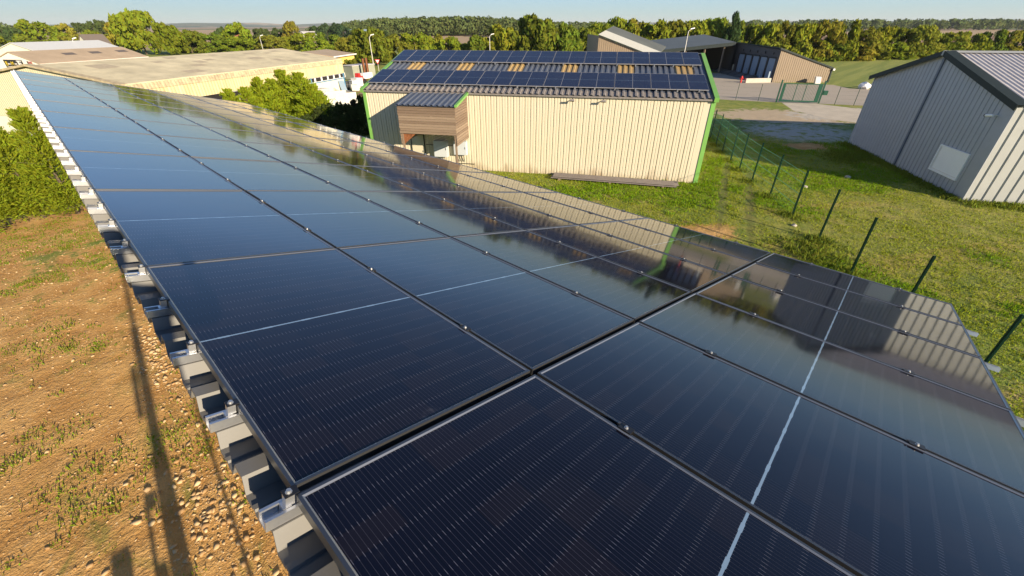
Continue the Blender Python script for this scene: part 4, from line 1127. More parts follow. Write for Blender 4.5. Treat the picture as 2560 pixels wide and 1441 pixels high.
def crown_mesh(name, nb, nl, size, r, shape="round", lo=0.12):
    """crown of leaf clumps inside a unit-wide, unit-high envelope"""
    C = []; Nn = []
    k = 0
    while k < nb:
        z = r.uniform(lo, .97)
        if shape == "cone": w = 1.0 * (1 - z) ** .8 + .04
        elif shape == "column": w = min(1, 1.6 * (1 - z) ** .6) * (.75 + .25 * (z > .1))
        elif shape == "bush": w = math.sqrt(max(0, 1 - (z * .98) ** 2.2))
        else: w = math.sqrt(max(0.02, 1 - ((z - .48) / .55) ** 2)) if z > .48 else .72 + .28 * math.sin((z - lo) / (.48 - lo) * PI / 2)
        ang = r.uniform(0, 2 * PI); rad = w * math.sqrt(r.uniform(.25, 1.0)) * .86
        ctr = np.array([rad * math.cos(ang), rad * math.sin(ang), z])
        br = r.uniform(.14, .30) * (.6 + .4 * w)
        m = int(nl / nb * r.uniform(.6, 1.4))
        nrm = unit(r.normal(size=(m, 3)) + np.array([0, 0, .35]))
        p = ctr + nrm * br * np.array([1, 1, .62]) * r.uniform(.55, 1.08, size=(m, 1))
        C.append(p); Nn.append(unit(nrm + r.normal(size=(m, 3)) * .55)); k += 1
    C = np.concatenate(C); Nn = np.concatenate(Nn)
    keep = C[:, 2] > lo * .35; C = C[keep]; Nn = Nn[keep]
    t = unit(np.cross(Nn, r.normal(size=C.shape))); b = np.cross(Nn, t)
    s = size * r.uniform(.6, 1.35, size=(len(C), 1))
    return quads(name, C, t * s, b * s * .62)

def trunk_mesh(name, r, crown_lo=.3):
    b = MB()
    b.tube((0, 0, -.02), (.01, .01, crown_lo + .1), .036, .026, 7)
    for k in range(5):
        a = k * 1.26 + r.uniform(-.3, .3); z0 = crown_lo + r.uniform(-.12, .12)
        b.tube((0, 0, z0), (math.cos(a) * .5, math.sin(a) * .5, z0 + r.uniform(.22, .42)), .015, .005, 5)
    b.tube((.01, .01, crown_lo + .1), (-.03, .02, .85), .026, .006, 6)
    return b.mesh(name)

CROWNS = [(crown_mesh("crown", 46, 3600, .075, rng, "round"), trunk_mesh("trunk", rng)) for _ in range(4)]
BUSHY = [(crown_mesh("crown", 40, 3000, .08, rng, "bush", .04), trunk_mesh("trunk", rng, .15)) for _ in range(3)]
CONE = (crown_mesh("crown", 46, 3200, .06, rng, "cone", .05), trunk_mesh("trunk", rng, .15))
COLUMN = (crown_mesh("crown", 40, 2600, .075, rng, "column", .06), trunk_mesh("trunk", rng, .15))
for c, t in CROWNS + BUSHY + [CONE, COLUMN]:
    c.materials.append(M_leaf); t.materials.append(M_bark)

TREES = [(-0.4, 232.5, 6.2, 3.8, 0), (14.3, 283.4, 9.6, 7.6, 0), (21.9, 263.2, 4.2, 5.1, 1), (27.7, 246.0, 6.7, 5.0, 2), (31.2, 214.9, 8.4, 5.1, 1), (31.7, 188.6, 10.6, 5.7, 0), (37.2, 182.2, 8.3, 4.4, 0), (44.2, 188.1, 6.8, 5.2, 2), (51.9, 190.6, 5.8, 5.0, 2), (61.8, 191.9, 8.7, 6.7, 0), (72.1, 193.7, 4.5, 5.0, 1), (76.4, 188.6, 4.2, 5.0, 0), (77.4, 173.5, 5.4, 5.7, 0), (76.4, 154.4, 5.8, 5.3, 2), (61.7, 113.6, 5.3, 3.6, 1), (57.1, 95.6, 6.6, 4.4, 2), (67.1, 99.1, 5.6, 3.5, 1), (71.6, 98.0, 5.9, 4.6, 0), (79.3, 98.0, 5.3, 4.2, 1), (83.4, 93.4, 3.8, 2.7, 1), (85.4, 91.1, 5.2, 2.3, 0), (85.0, 82.8, 7.5, 4.4, 0), (90.3, 76.7, 9.0, 5.8, 2), (94.9, 71.5, 7.7, 4.4, 2), (103.1, 70.9, 7.0, 4.4, 2), (109.0, 68.8, 8.0, 4.4, 0), (114.9, 66.9, 8.7, 4.5, 0), (118.1, 63.2, 8.6, 4.2, 1), (121.1, 59.8, 9.2, 4.4, 0), (124.3, 56.2, 8.6, 4.1, 1), (127.5, 52.4, 8.1, 4.1, 0), (130.8, 48.7, 8.4, 3.8, 2), (127.8, 42.7, 9.9, 2.5, 4), (133.4, 40.9, 8.1, 3.4, 2), (133.4, 36.3, 7.7, 3.3, 0), (134.7, 32.5, 8.0, 3.4, 1), (136.3, 28.5, 8.1, 3.3, 0), (139.6, 24.8, 7.8, 3.4, 1), (144.5, 21.4, 7.9, 3.2, 0), (149.5, 17.9, 7.8, 3.2, 1), (158.3, 14.7, 7.3, 3.0, 0), (163.3, 11.4, 7.1, 3.2, 2), (170.4, 8.3, 7.6, 3.2, 1), (177.9, 5.0, 6.9, 3.0, 0), (183.4, 1.5, 6.5, 3.0, 1), (189.1, -2.3, 6.7, 3.0, 0), (195.0, -6.2, 6.6, 3.1, 2), (200.8, -10.0, 6.8, 3.0, 1), (204.2, -13.9, 7.2, 2.9, 0), (207.7, -18.0, 7.2, 3.0, 2),
         (76.2, 263.4, 7.6, 3.4, 3), (83.8, 270.6, 8.0, 3.2, 3), (102.8, 285.1, 6.8, 5.2, 3), (108.6, 277.9, 6.4, 5.2, 3), (108.7, 258.2, 9.1, 5.0, 1), (136.9, 288.8, 7.5, 5.0, 3), (140.4, 284.4, 8.7, 4.6, 5), (144.2, 279.7, 8.7, 4.6, 5), (142.8, 269.2, 8.1, 4.1, 5), (144.7, 255.1, 6.3, 6.6, 3), (169.9, 274.3, 6.1, 6.5, 3), (4.8, 385.0, 7.9, 6.1, 3), (10.5, 378.0, 7.5, 5.3, 3), (30.3, 374.2, 8.6, 6.8, 1), (35.8, 367.5, 9.5, 5.2, 3), (40.8, 341.1, 10.6, 5.0, 3), (45.4, 317.1, 11.2, 3.6, 1), (208.2, 119.6, 8.2, 5.7, 3), (225.6, 155.0, 6.1, 6.6, 3),
         (46.5, 196, 5.2, 6.0, 1), (57, 183, 4.4, 5.5, 0), (25, 226, 5.6, 6.0, 1), (9, 240, 4.6, 6.0, 2), (66, 176, 4.4, 5.0, 1), (70, 150, 4.6, 4.6, 0), (82, 140, 4.5, 5.5, 2), (62, 104, 4.2, 4.0, 1), (98.5, 74.5, 6.2, 4.0, 1), (81, 86.5, 5.2, 3.4, 2), (76.5, 92.5, 5.0, 3.4, 0),
         (112.0, 70.0, 5.0, 4.5, 2), (117.0, 66.0, 5.0, 4.5, 1), (120.5, 61.0, 5.2, 4.5, 2), (124.0, 57.5, 5.0, 4.2, 0), (128.0, 53.5, 5.0, 4.2, 2), (131.5, 44.0, 4.6, 4.0, 1), (132.0, 38.5, 4.5, 3.8, 2), (133.0, 34.0, 4.2, 3.6, 1), (136.0, 30.0, 4.4, 3.6, 2), (139.0, 26.5, 4.2, 3.6, 0), (143.0, 22.5, 4.0, 3.6, 2), (148.0, 19.0, 4.2, 3.6, 1), (155.0, 16.0, 4.0, 3.6, 2), (161.0, 12.8, 3.8, 3.6, 0), (167.5, 9.5, 4.0, 3.6, 2), (175.0, 6.2, 3.8, 3.6, 1), (181.0, 3.0, 3.6, 3.4, 2), (187.0, -0.5, 3.6, 3.4, 0), (193.0, -4.5, 3.6, 3.4, 2), (199.0, -8.4, 3.6, 3.4, 1)]
HUES = {0: (.205, .235, .022), 1: (.235, .230, .030), 2: (.155, .195, .024), 3: (.080, .115, .036), 4: (.065, .115, .040), 5: (.065, .100, .045)}
NAMES = {0: "bright green bushy tree", 1: "yellowish green rounded tree", 2: "dark green dense tree", 3: "dull dark green tree", 4: "dark pointed evergreen", 5: "dark blue green poplar"}
PLACES = [(lambda x, y: y > 140 and x < 52, "behind the sign building and tan hall"), (lambda x, y: y > 240, "far beyond the tan hall"),
          (lambda x, y: y > 140, "behind the tan hall ridge"), (lambda x, y: y > 65, "behind the solar roofed cream warehouse"),
          (lambda x, y: y > 20, "behind the brown dock building"), (lambda x, y: True, "beyond the meadow right of the dock building")]
def trees():
    rr = random.Random(4); cnt = {}
    items = []
    for x, y, h, w, k in TREES:
        pl = next(n for f, n in PLACES if f(x, y)); items.append((math.atan2(x, y), x, y, h, w, k, pl))
    items.sort()
    for _, x, y, h, w, k, pl in items:
        c, t = CONE if k == 4 else COLUMN if k == 5 else BUSHY[rr.randrange(3)] if (w > h * .72 or rr.random() < .45 or (y < 66 and x > 100)) else CROWNS[rr.randrange(4)]
        key = (k, pl); cnt[key] = cnt.get(key, 0) + 1
        o = thing("tree", None, "tree", (x, y, 0), rr.uniform(0, 6.28), "trees around the estate")
        sc = rr.uniform(1.12, 1.35) * (1.25 if y < 66 and x > 100 and k != 4 else 1.0)
        hf = rr.uniform(.86, 1.06) if (y < 66 and x > 100) else rr.uniform(.94, 1.04)
        if x > 150 and y < 30: hf *= .95
        o.scale = (w * sc, w * sc, h * hf)
        cr = link("crown", c, o); tr = link("trunk", t, o)
        b = rr.uniform(.82, 1.22); hcol = HUES[k]; warm = rr.uniform(-.12, .10)
        cr.color = (hcol[0] * b * (1 + warm), hcol[1] * b, hcol[2] * b, 1)
        o['_k'] = [k, cnt[key]]; o['_p'] = pl
        items_done.append(o)
    for o in items_done:
        k, n = o['_k']; pl = o['_p']
        o['label'] = "%s %s, %s from the left" % (NAMES[k], pl, nth(n - 1)) if cnt[(k, pl)] > 1 else "%s %s" % (NAMES[k], pl)
        del o['_k']; del o['_p']
items_done = []
trees()

def far_wood():
    """wooded hill and far tree belts that read as one mass"""
    r = np.random.default_rng(3)
    pts = []; col = []
    def belt(x0, y0, x1, y1, n, depth, h0, h1, z0=0.0):
        t = r.uniform(0, 1, n); d = r.uniform(-.5, .5, n) * depth
        L = math.hypot(x1 - x0, y1 - y0); nx, ny = -(y1 - y0) / L, (x1 - x0) / L
        for a, b in zip(t, d):
            f = math.sin(PI * min(1, max(0, a))) ** .35
            pts.append((x0 + (x1 - x0) * a + nx * b, y0 + (y1 - y0) * a + ny * b, z0 + 0, (h0 + (h1 - h0) * r.uniform()) * (.55 + .45 * f)))
    belt(215, 400, 395, 330, 330, 90, 11, 15)          # wooded rise in the middle
    belt(240, 370, 300, 330, 60, 20, 8, 12)
    belt(275, 290, 300, 262, 40, 12, 9, 12)            # dark block before it
    belt(430, 330, 900, 560, 120, 60, 8, 13)
    belt(700, 330, 1500, -330, 480, 60, 10, 16)
    belt(420, 150, 520, 90, 60, 25, 5, 7)
    belt(430, -20, 640, -110, 60, 25, 4, 6)
    belt(-60, 520, 20, 560, 60, 40, 8, 11)
    belt(170, 380, 230, 345, 40, 20, 6, 9)
    C = []; Nn = []; Sz = []
    for x, y, z, h in pts:
        far = math.hypot(x, y); m = 150 if far < 560 else 60
        nrm = unit(r.normal(size=(m, 3)) + np.array([0, 0, .3])); w = h * r.uniform(.40, .58)
        C.append(np.array([x, y, z + h * .55]) + nrm * np.array([w, w, h * .47]) * r.uniform(.75, 1.05, size=(m, 1))); Nn.append(unit(nrm + r.normal(size=(m, 3)) * .5))
        Sz.append(np.full((m, 1), h * (.085 if far < 560 else .13)))
    C = np.concatenate(C); Nn = np.concatenate(Nn); Sz = np.concatenate(Sz)
    t = unit(np.cross(Nn, r.normal(size=C.shape))); b = np.cross(Nn, t); s = Sz * r.uniform(.7, 1.3, size=(len(C), 1))
    o = link("wood", quads("wood", C, t * s, b * s * .8), None, M_leaf); o.color = (.135, .17, .055, 1)
    tag(o, "distant wooded rise and far tree belts on the plain", "wood", kind="stuff")
far_wood()

def spray_mesh(name, nb, m, r, h, w, leaf=(.13, .03)):
    """conifer: feathery boughs that rise and fan out from the stem, each a bunch of narrow sprays"""
    C = []; D = []; Sz = []
    for k in range(nb):
        z = r.uniform(.02, .96) ** 1.1; ang = r.uniform(0, 2 * PI)
        L = w * ((1 - z) ** .7 * r.uniform(.70, 1.18) + .10)
        up = r.uniform(.15, .75) + z * .8
        d = np.array([math.cos(ang), math.sin(ang), up]); d /= np.linalg.norm(d)
        t = r.uniform(.30, 1.05, m) ** .8
        spread = (.10 + .16 * np.sin(np.clip(t, 0, 1) * PI)) * L
        p = np.array([0, 0, z * h * .86]) + d * (t * L)[:, None] + r.normal(size=(m, 3)) * (spread * .55)[:, None] * np.array([1, 1, .55])
        p[:, 2] -= .10 * L * t ** 2
        C.append(p); D.append(unit(d + r.normal(size=(m, 3)) * .38 + np.array([0, 0, .15]))); Sz.append((1.15 - .5 * t)[:, None] * r.uniform(.6, 1.4, size=(m, 1)))
    C = np.concatenate(C); D = np.concatenate(D); Sz = np.concatenate(Sz)
    keep = C[:, 2] > .02; C, D, Sz = C[keep], D[keep], Sz[keep]
    side = unit(np.cross(D, r.normal(size=D.shape)))
    return quads(name, C, D * Sz * leaf[0], side * Sz * leaf[1])

def conifers():
    r = np.random.default_rng(21)
    L = [(-0.55, 27.4, 4.35, 1.25, "tall feathery conifer in the left hedge, against the array edge", 0), (-1.7, 27.9, 3.75, 1.35, "broad conifer in the left hedge, second from the array edge", 0),
         (-3.0, 27.6, 3.55, 1.35, "broad conifer in the left hedge, third from the array edge", 0), (-4.4, 27.3, 3.7, 1.4, "conifer at the left picture edge in the hedge", 0), (-5.8, 26.8, 3.8, 1.4, "conifer of the left hedge beyond the picture edge", 0),
         (10.8, 39.8, 3.55, 1.3, "yellow green conifer nearest the hall gable in the middle hedge", 1), (12.3, 40.6, 3.5, 1.3, "yellow green conifer in the middle hedge, second from the hall gable", 1), (13.9, 42.0, 4.05, 1.45, "yellow green conifer in the middle hedge, third from the hall gable", 1),
         (15.3, 43.0, 3.7, 1.5, "yellow green conifer in the middle hedge before the hall windows", 1), (16.9, 44.4, 4.35, 1.6, "tallest yellow green conifer in the middle hedge", 1), (17.6, 42.4, 4.1, 1.9, "broad yellow green conifer at the right of the middle hedge", 1), (17.2, 39.6, 3.2, 1.7, "low yellow green conifer at the front of the middle hedge", 1), (19.0, 43.8, 3.0, 1.5, "thin yellow green conifer at the right end of the middle hedge", 1)]
    for x, y, h, w, lab, grp in L:
        o = thing("conifer", lab, "conifer", (x, y, 0), r.uniform(0, 6), "conifers in the %s hedge" % ("left", "middle")[grp])
        cr = link("crown", spray_mesh("crown", 190 if grp == 0 else 120, 75 if grp == 0 else 60, r, h * (1.28 if grp == 0 else 1.12), w * (1.25 if grp == 0 else 1.25), leaf=(.11, .030) if grp == 0 else (.17, .05)), o, M_leaf)
        cr.color = (.24, .29, .022, 1) if grp == 0 else (.27, .33, .022, 1)
        b = MB(); b.tube((0, 0, 0), (0, 0, h * .8), .09, .02, 7)
        for k in range(14):
            a = k * 2.4; z = .2 + h * .05 * k; b.tube((0, 0, z), (math.cos(a) * w * .8, math.sin(a) * w * .8, z + .35), .02, .006, 4)
        b.build("trunk", M_bark, o)
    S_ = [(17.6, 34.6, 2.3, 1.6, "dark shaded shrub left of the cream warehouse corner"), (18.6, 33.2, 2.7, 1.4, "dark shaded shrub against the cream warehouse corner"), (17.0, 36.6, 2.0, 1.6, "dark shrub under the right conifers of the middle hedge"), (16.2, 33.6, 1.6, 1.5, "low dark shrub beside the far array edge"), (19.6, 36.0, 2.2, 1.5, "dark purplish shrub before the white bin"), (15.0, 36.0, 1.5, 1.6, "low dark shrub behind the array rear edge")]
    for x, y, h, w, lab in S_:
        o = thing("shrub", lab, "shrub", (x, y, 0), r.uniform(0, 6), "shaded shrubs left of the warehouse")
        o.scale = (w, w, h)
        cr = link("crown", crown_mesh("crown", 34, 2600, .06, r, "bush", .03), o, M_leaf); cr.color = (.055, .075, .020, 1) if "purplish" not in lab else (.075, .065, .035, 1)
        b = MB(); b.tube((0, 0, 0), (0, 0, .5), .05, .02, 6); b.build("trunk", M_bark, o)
    S2 = [(41.6, 77.0, 2.6, 2.2, "olive bush beside the yellow building wall"), (44.6, 82.5, 2.0, 1.8, "low bush at the foot of the yellow wall"), (52.5, 78.5, 2.0, 2.4, "round yellow green bush behind the left green verge")]
    for x, y, h, w, lab in S2:
        o = thing("shrub", lab, "shrub", (x, y, 0), r.uniform(0, 6), "bushes round the yellow building")
        o.scale = (w, w, h)
        cr = link("crown", crown_mesh("crown", 30, 2000, .07, r, "bush", .03), o, M_leaf); cr.color = (.17, .18, .022, 1)
        b = MB(); b.tube((0, 0, 0), (0, 0, .5), .05, .02, 6); b.build("trunk", M_bark, o)
conifers()

def blades(name, P, h, r, w=.012, colour=(.11, .16, .02, 1), per=7, spread=.07):
    """tufts of grass: every tuft is a few bent blades"""
    n = len(P); P = np.repeat(P, per, 0) + np.c_[r.normal(size=(n * per, 2)) * spread, np.zeros(n * per)]
    hh = np.repeat(h, per)[:, None] * r.uniform(.5, 1.2, (n * per, 1))
    lean = np.c_[r.normal(size=(n * per, 2)) * .55, np.ones(n * per)]; d = unit(lean)
    side = unit(np.cross(d, r.normal(size=d.shape)))
    o = link(name, quads(name, P + d * hh * .45, d * hh * .5, side * w * r.uniform(.6, 1.5, (n * per, 1))), None, M_grassb)
    o.color = colour
    return o

def vnoise(x, y, s, seed):
    """cheap smooth noise for scattering"""
    r = np.random.default_rng(seed); ph = r.uniform(0, 6.28, 8); dx = r.normal(size=8); dy = r.normal(size=8)
    v = 0
    for k in range(8): v = v + np.sin((x * dx[k] + y * dy[k]) * s * (1 + .35 * k) + ph[k]) / (1 + .3 * k)
    return v / 3.0

def grass():
    r = np.random.default_rng(9)
    # lawn between the array, the warehouse and the grey shed
    n = 95000
    x = r.uniform(8.5, 42, n); y = r.uniform(-9, 26, n)
    d = np.hypot(x, y); keep = r.uniform(size=n) < np.clip(1.6 - d / 38, .25, 1)
    def ell(cx, cy, rx, ry, rot):
        c, s = math.cos(R(rot)), math.sin(R(rot)); u = ((x - cx) * c + (y - cy) * s) / rx; v = (-(x - cx) * s + (y - cy) * c) / ry
        return u * u + v * v + vnoise(x, y, 1.2, 5) * .5 > 1
    for q in ((18.0, 4.2, 1.3, .9, -40), (18.6, .9, 1.0, .8, -40), (43.5, 6.5, 4.4, 3.6, -50), (38.5, 5, 1.6, 1.4, 0), (24.5, 5.9, 6.5, .22, 18), (24.0, 4.4, 6.5, .22, 18)):
        keep &= ell(*q)
    # not under the buildings
    u = (x - 24.222) * -.5173 + (y - 7.3556) * .8558; v = (x - 24.222) * .8558 + (y - 7.3556) * .5173
    keep &= ~((u > -.1) & (u < 20) & (v > -.02))
    gx = (x - 30.58) * .8534 + (y + 3.8) * .5212; gy = (x - 30.58) * .5212 - (y + 3.8) * .8534
    keep &= ~((gx > -.05) & (gx < 12.7) & (gy > -.02)); keep &= x > 7.2
    patch = vnoise(x, y, .55, 2) + .45 * vnoise(x, y, 1.9, 3)
    keep &= patch > r.uniform(-1.25, .35, n)
    x, y, patch = x[keep], y[keep], patch[keep]
    dark = patch > .25
    P = np.c_[x, y, np.zeros(len(x))]
    for nm, msk, colr, hh in (("short_grass", ~dark, (.30, .34, .03, 1), .07), ("lush_grass", dark, (.20, .31, .014, 1), .12)):
        Q = P[msk]; h = hh * r.uniform(.6, 1.4, len(Q))
        o = blades(nm, Q, h, r, .016, colr, 5, .10); tag(o, {"short_grass": "short yellowish grass growing between array, sheds and fence", "lush_grass": "thicker dark green grass patches on the lawn"}[nm], "grass", kind="stuff")
    # weeds along the sheds and the array foot
    W_ = []
    for k in range(900):
        s = r.uniform(0, 12.5); W_.append((30.58 + .8534 * s - .5212 * -abs(r.normal()) * .0 + (-.5212) * abs(r.normal()) * .35, -3.8 + .5212 * s + .8534 * abs(r.normal()) * .35, 0))
    for k in range(900):
        s = r.uniform(0, 14); W_.append((30.58 + .5212 * s - .8534 * abs(r.normal()) * .5, -3.8 - .8534 * s - .5212 * abs(r.normal()) * .5, 0))
    for k in range(260): W_.append((18.9 + r.normal() * .8, .5 + r.normal() * .7, 0))
    for k in range(400): W_.append((36.5 + r.normal() * 1.0, 2.2 + r.normal() * .7, 0))
    for px, py in ((35.66, 11.0), (33.9, 9.9), (32.2, 8.8), (30.4, 7.6), (28.5, 6.4), (26.6, 5.1), (24.6, 3.6), (22.4, 2.0), (20.3, .5), (17.8, -1), (15.6, -2.5)):
        for k in range(50): W_.append((px + r.normal() * .22, py + r.normal() * .22, 0))
    W_ = np.array(W_)
    o = blades("weeds", W_, r.uniform(.10, .30, len(W_)), r, .022, (.19, .23, .03, 1), 6, .12); tag(o, "tall weeds along the grey shed foot and the array edge", "weeds", kind="stuff")
    # tufts on the stony yard
    n = 6500; x = r.uniform(-9, .6, n); y = r.uniform(3.2, 27, n)
    m = vnoise(x, y, .8, 7) + .5 * vnoise(x, y, 2.4, 8)
    k = (m > .30) | ((y > 22.6) & (r.uniform(size=n) < .6)) | (r.uniform(size=n) < .03); x, y = x[k], y[k]
    o = blades("yard_tufts", np.c_[x, y, np.zeros(len(x))], r.uniform(.04, .11, len(x)), r, .012, (.20, .26, .022, 1), 10, .10); tag(o, "small grass tufts scattered over the stony yard", "grass", kind="stuff")
grass()

def stones():
    r = np.random.default_rng(31)
    bm = bmesh.new(); bmesh.ops.create_icosphere(bm, subdivisions=1, radius=1.0)
    V0 = np.array([v.co[:] for v in bm.verts]); F0 = np.array([[v.index for v in f.verts] for f in bm.faces]); bm.free()
    n = 15000
    x = r.uniform(-9, .8, n); y = r.uniform(3.0, 25, n)
    size = np.minimum(.045, .006 * (1 + r.pareto(1.9, n)))
    # two spill heaps of paler stones beside the roof edge
    hx = np.r_[r.normal(-.45, .22, 700), r.normal(-.62, .40, 700)]; hy = np.r_[r.normal(12.2, 1.4, 700), r.normal(6.2, 1.0, 700)]
    x = np.r_[x, hx]; y = np.r_[y, hy]; size = np.r_[size, np.minimum(.060, .009 * (1 + r.pareto(1.5, 1400)))]
    N_ = len(x); VV = np.empty((N_, len(V0), 3))
    for k in range(N_):
        s = size[k] * np.array([r.uniform(.8, 1.5), r.uniform(.6, 1.1), r.uniform(.35, .75)]); a = r.uniform(0, 6.28); c, q = math.cos(a), math.sin(a)
        p = V0 * s * r.uniform(.50, 1.35, (len(V0), 1))
        VV[k, :, 0] = p[:, 0] * c - p[:, 1] * q + x[k]; VV[k, :, 1] = p[:, 0] * q + p[:, 1] * c + y[k]; VV[k, :, 2] = p[:, 2] + s[2] * .35
    FF = (F0[None] + (np.arange(N_) * len(V0))[:, None, None]).reshape(-1)
    me = bpy.data.meshes.new("gravel"); me.vertices.add(N_ * len(V0)); me.vertices.foreach_set("co", VV.reshape(-1).astype(np.float32))
    me.loops.add(len(FF)); me.loops.foreach_set("vertex_index", FF.astype(np.int32)); nf = len(FF) // 3
    me.polygons.add(nf); me.polygons.foreach_set("loop_start", np.arange(0, nf * 3, 3, dtype=np.int32)); me.update(calc_edges=True)
    m, g = newmat("limestone", .9); ge = g.n("ShaderNodeNewGeometry")
    g.put(g.b.inputs["Base Color"], g.mix(ge.outputs["Random Per Island"], (.34, .20, .085), (.58, .43, .24)))
    o = link("gravel", me, None, m); tag(o, "pale limestone pieces strewn over the stony yard", "stones", kind="stuff")
    # rubble near the lawn fence
    for k, (sx, sy, s, lab) in enumerate(((21.3, 1.65, .11, "pale stone lying on the lawn beside the fence posts"), (27.6, 2.6, .13, "pale rock in the shade on the lawn by the fence"), (31.2, 1.2, .17, "pale rock on the grass before the grey gable"))):
        bm = bmesh.new(); bmesh.ops.create_icosphere(bm, subdivisions=2, radius=s); rr = random.Random(k)
        for v in bm.verts: v.co *= rr.uniform(.8, 1.15); v.co.z *= .6
        me = bpy.data.meshes.new("stone"); bm.to_mesh(me); bm.free(); o = link("stone", me, None, M_concrete); o.location = (sx, sy, s * .3); tag(o, lab, "stone", "pale stones on the lawn")
stones()

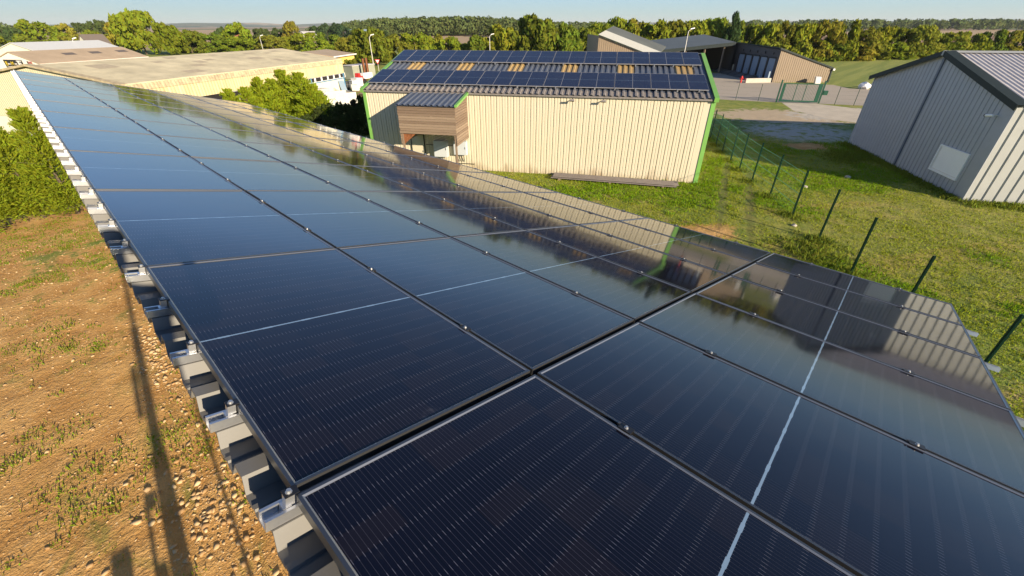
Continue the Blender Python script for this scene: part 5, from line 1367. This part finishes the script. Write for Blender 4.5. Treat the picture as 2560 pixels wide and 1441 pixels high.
# ------------------------------------------------------------------ an invented, unseen lift and its operator behind the camera (their shadows fall into view)
def lift():
    t = thing("shadow_mast_lift", "made-up lift out of view, added to cast the mast shadow on the yard", "lift", (-2.0, -1.3, 0))
    b = MB(); b.box(-.13, .13, -.13, .13, .3, 3.1); b.box(-.09, .09, -.09, .09, 3.1, 5.0); b.box(-.055, .055, -.055, .055, 5.0, 6.75); b.box(-.13, .10, -.1, .1, 6.75, 7.0); b.build("mast", M_red, t)  # stepped thinner upwards to shape its shadow on the yard
    b = MB(); b.box(-.34, -.17, -.1, .1, 2.15, 2.25); b.box(-.34, -.17, -.1, .1, 2.7, 2.8); b.box(-.34, -.29, -.1, .1, 2.25, 2.7); b.box(-.30, -.17, -.1, .1, 1.5, 2.0); b.build("shadow_bracket", M_rubber, t)  # added loop and block that break up the mast's shadow outline
    b = MB(); b.box(-.24, -.13, -.1, .1, 3.6, 4.3); b.build("shadow_box", M_rubber, t)  # added box, a bulge in the cast shadow
    b = MB(); b.box(-1.0, .75, -.7, .5, .18, .62); b.box(-.9, -.35, -.5, .3, .62, 1.3); b.build("chassis", M_red, t)
    b = MB(); b.box(-.88, -.62, -.2, .1, 1.3, 2.5); b.build("shadow_column", M_rubber, t)  # added upright for the separate short shadow tip on the ground
    for x, y in ((-.75, -.72), (-.75, .46), (.55, -.72), (.55, .46)):
        b = MB(); b.tube((x, y, .25), (x, y + .2, .25), .25, .25, 14); b.build("wheel", M_black, t)
    b = MB(); b.box(.14, 1.75, -.75, .1, 5.98, 6.04); b.build("platform", M_alu, t)
    b = MB(); b.tube((.85, .1, .0), (.85, .1, 6.0), .03, .03, 8); b.build("shadow_pole", M_alu, t)  # added pole that casts the thin shadow line
    b = MB(); b.tube((.14, -.75, 7.0), (1.75, -.75, 7.0), .02); b.tube((1.75, -.75, 6.04), (1.75, -.75, 7.0), .02); b.tube((.3, -.75, 6.04), (.3, -.75, 7.0), .02); b.build("guard_rail", M_alu, t)
    # the operator holding the phone that takes the picture
    p = thing("person", "person in dark work clothes on the lift platform holding up a phone", "person", (-.50, -1.55, 6.04))
    J = {"pelvis": (0, 0, .95, .15), "belly": (0, .02, 1.12, .15), "chest": (0, .02, 1.34, .17), "neck": (0, .04, 1.52, .065), "head0": (0, .06, 1.60, .085), "head1": (0, .08, 1.70, .105), "head2": (0, .07, 1.78, .075),
         "hl": (-.10, 0, .88, .10), "kl": (-.12, .03, .48, .068), "al": (-.12, 0, .09, .05), "fl": (-.13, .17, .045, .04), "hr": (.10, 0, .88, .10), "kr": (.12, .03, .48, .068), "ar": (.12, 0, .09, .05), "fr": (.13, .17, .045, .04),
         "sl": (-.19, .02, 1.42, .065), "el": (-.27, .17, 1.22, .045), "wl": (-.02, .42, 1.50, .032), "pl": (.10, .46, 1.56, .036), "sr": (.19, .02, 1.42, .065), "er": (.40, .18, 1.26, .045), "wr": (.40, .42, 1.50, .032), "pr": (.37, .46, 1.56, .036)}
    E_ = [("pelvis", "belly"), ("belly", "chest"), ("chest", "neck"), ("neck", "head0"), ("head0", "head1"), ("head1", "head2"), ("pelvis", "hl"), ("hl", "kl"), ("kl", "al"), ("al", "fl"), ("pelvis", "hr"), ("hr", "kr"), ("kr", "ar"), ("ar", "fr"),
          ("chest", "sl"), ("sl", "el"), ("el", "wl"), ("wl", "pl"), ("chest", "sr"), ("sr", "er"), ("er", "wr"), ("wr", "pr")]
    for hnd, sx in (("pl", 1), ("pr", -1)):
        base = J[hnd]
        for f in range(5):
            k1 = "%s%da" % (hnd, f); k2 = "%s%db" % (hnd, f)
            ox = .012 * f - .02; ln = (.055, .075, .08, .075, .06)[f]
            J[k1] = (base[0] + sx * ln * .6, base[1] + .02 + abs(ox) * .2, base[2] + ox + .01, .009); J[k2] = (base[0] + sx * ln, base[1] + .035, base[2] + ox + .012, .008)
            E_ += [(hnd, k1), (k1, k2)]
    keys = list(J); me = bpy.data.meshes.new("body"); me.from_pydata([J[k][:3] for k in keys], [(keys.index(a), keys.index(b)) for a, b in E_], [])
    o = link("body", me, p)
    sk = o.modifiers.new("skin", 'SKIN'); ss = o.modifiers.new("smooth", 'SUBSURF'); ss.levels = 1; ss.render_levels = 1
    for k, v in zip(keys, me.skin_vertices[0].data): v.radius = (J[k][3], J[k][3]); v.use_root = (k == "pelvis")
    dg = bpy.context.evaluated_depsgraph_get(); dg.update()
    m2 = bpy.data.meshes.new_from_object(o.evaluated_get(dg)); o.modifiers.clear(); o.data = m2
    m2.materials.clear(); m2.materials.append(mat("work_clothes", (.05, .06, .09), .85)); m2.materials.append(mat("skin", (.45, .28, .20), .6))
    for poly in m2.polygons:
        poly.use_smooth = True
        if poly.center.z > 1.53 or poly.center.y > .40: poly.material_index = 1
    bm = bmesh.new(); bmesh.ops.create_uvsphere(bm, u_segments=16, v_segments=10, radius=.118)
    for v in bm.verts: v.co.z = v.co.z * .8 + 1.765; v.co.y = v.co.y * 1.05 + .055
    for v in [v for v in bm.verts if v.co.z < 1.70 and v.co.y > .05]: v.co.z = 1.72
    mh = bpy.data.meshes.new("hair"); bm.to_mesh(mh); bm.free(); link("hair", mh, p, M_bark, True)
    ph = thing("phone", "black phone held up sideways in both hands", "phone", (-.27, -1.075, 7.60), 0)
    b = MB(); b.box(-.08, .08, -.008, .0, -.04, .04); b.build("phone_body", M_black, ph)
    b = MB(); b.box(-.075, .075, -.0095, -.0082, -.036, .036); b.build("screen", M_glassd, ph)
lift()

# ------------------------------------------------------------------ thin evening haze over the plain
def haze():
    b = MB(); b.box(-13500, 13500, -13500, 13500, -20, 130)
    m = bpy.data.materials.new("haze"); m.use_nodes = True; nt = m.node_tree
    nt.nodes.remove(nt.nodes["Principled BSDF"])
    v = nt.nodes.new("ShaderNodeVolumePrincipled"); v.inputs["Color"].default_value = (.80, .88, .96, 1); v.inputs["Density"].default_value = 0.00007
    nt.links.new(v.outputs[0], nt.nodes["Material Output"].inputs["Volume"])
    o = b.build("haze", m); tag(o, "thin pale haze over the whole plain", "haze", kind="stuff")
haze()
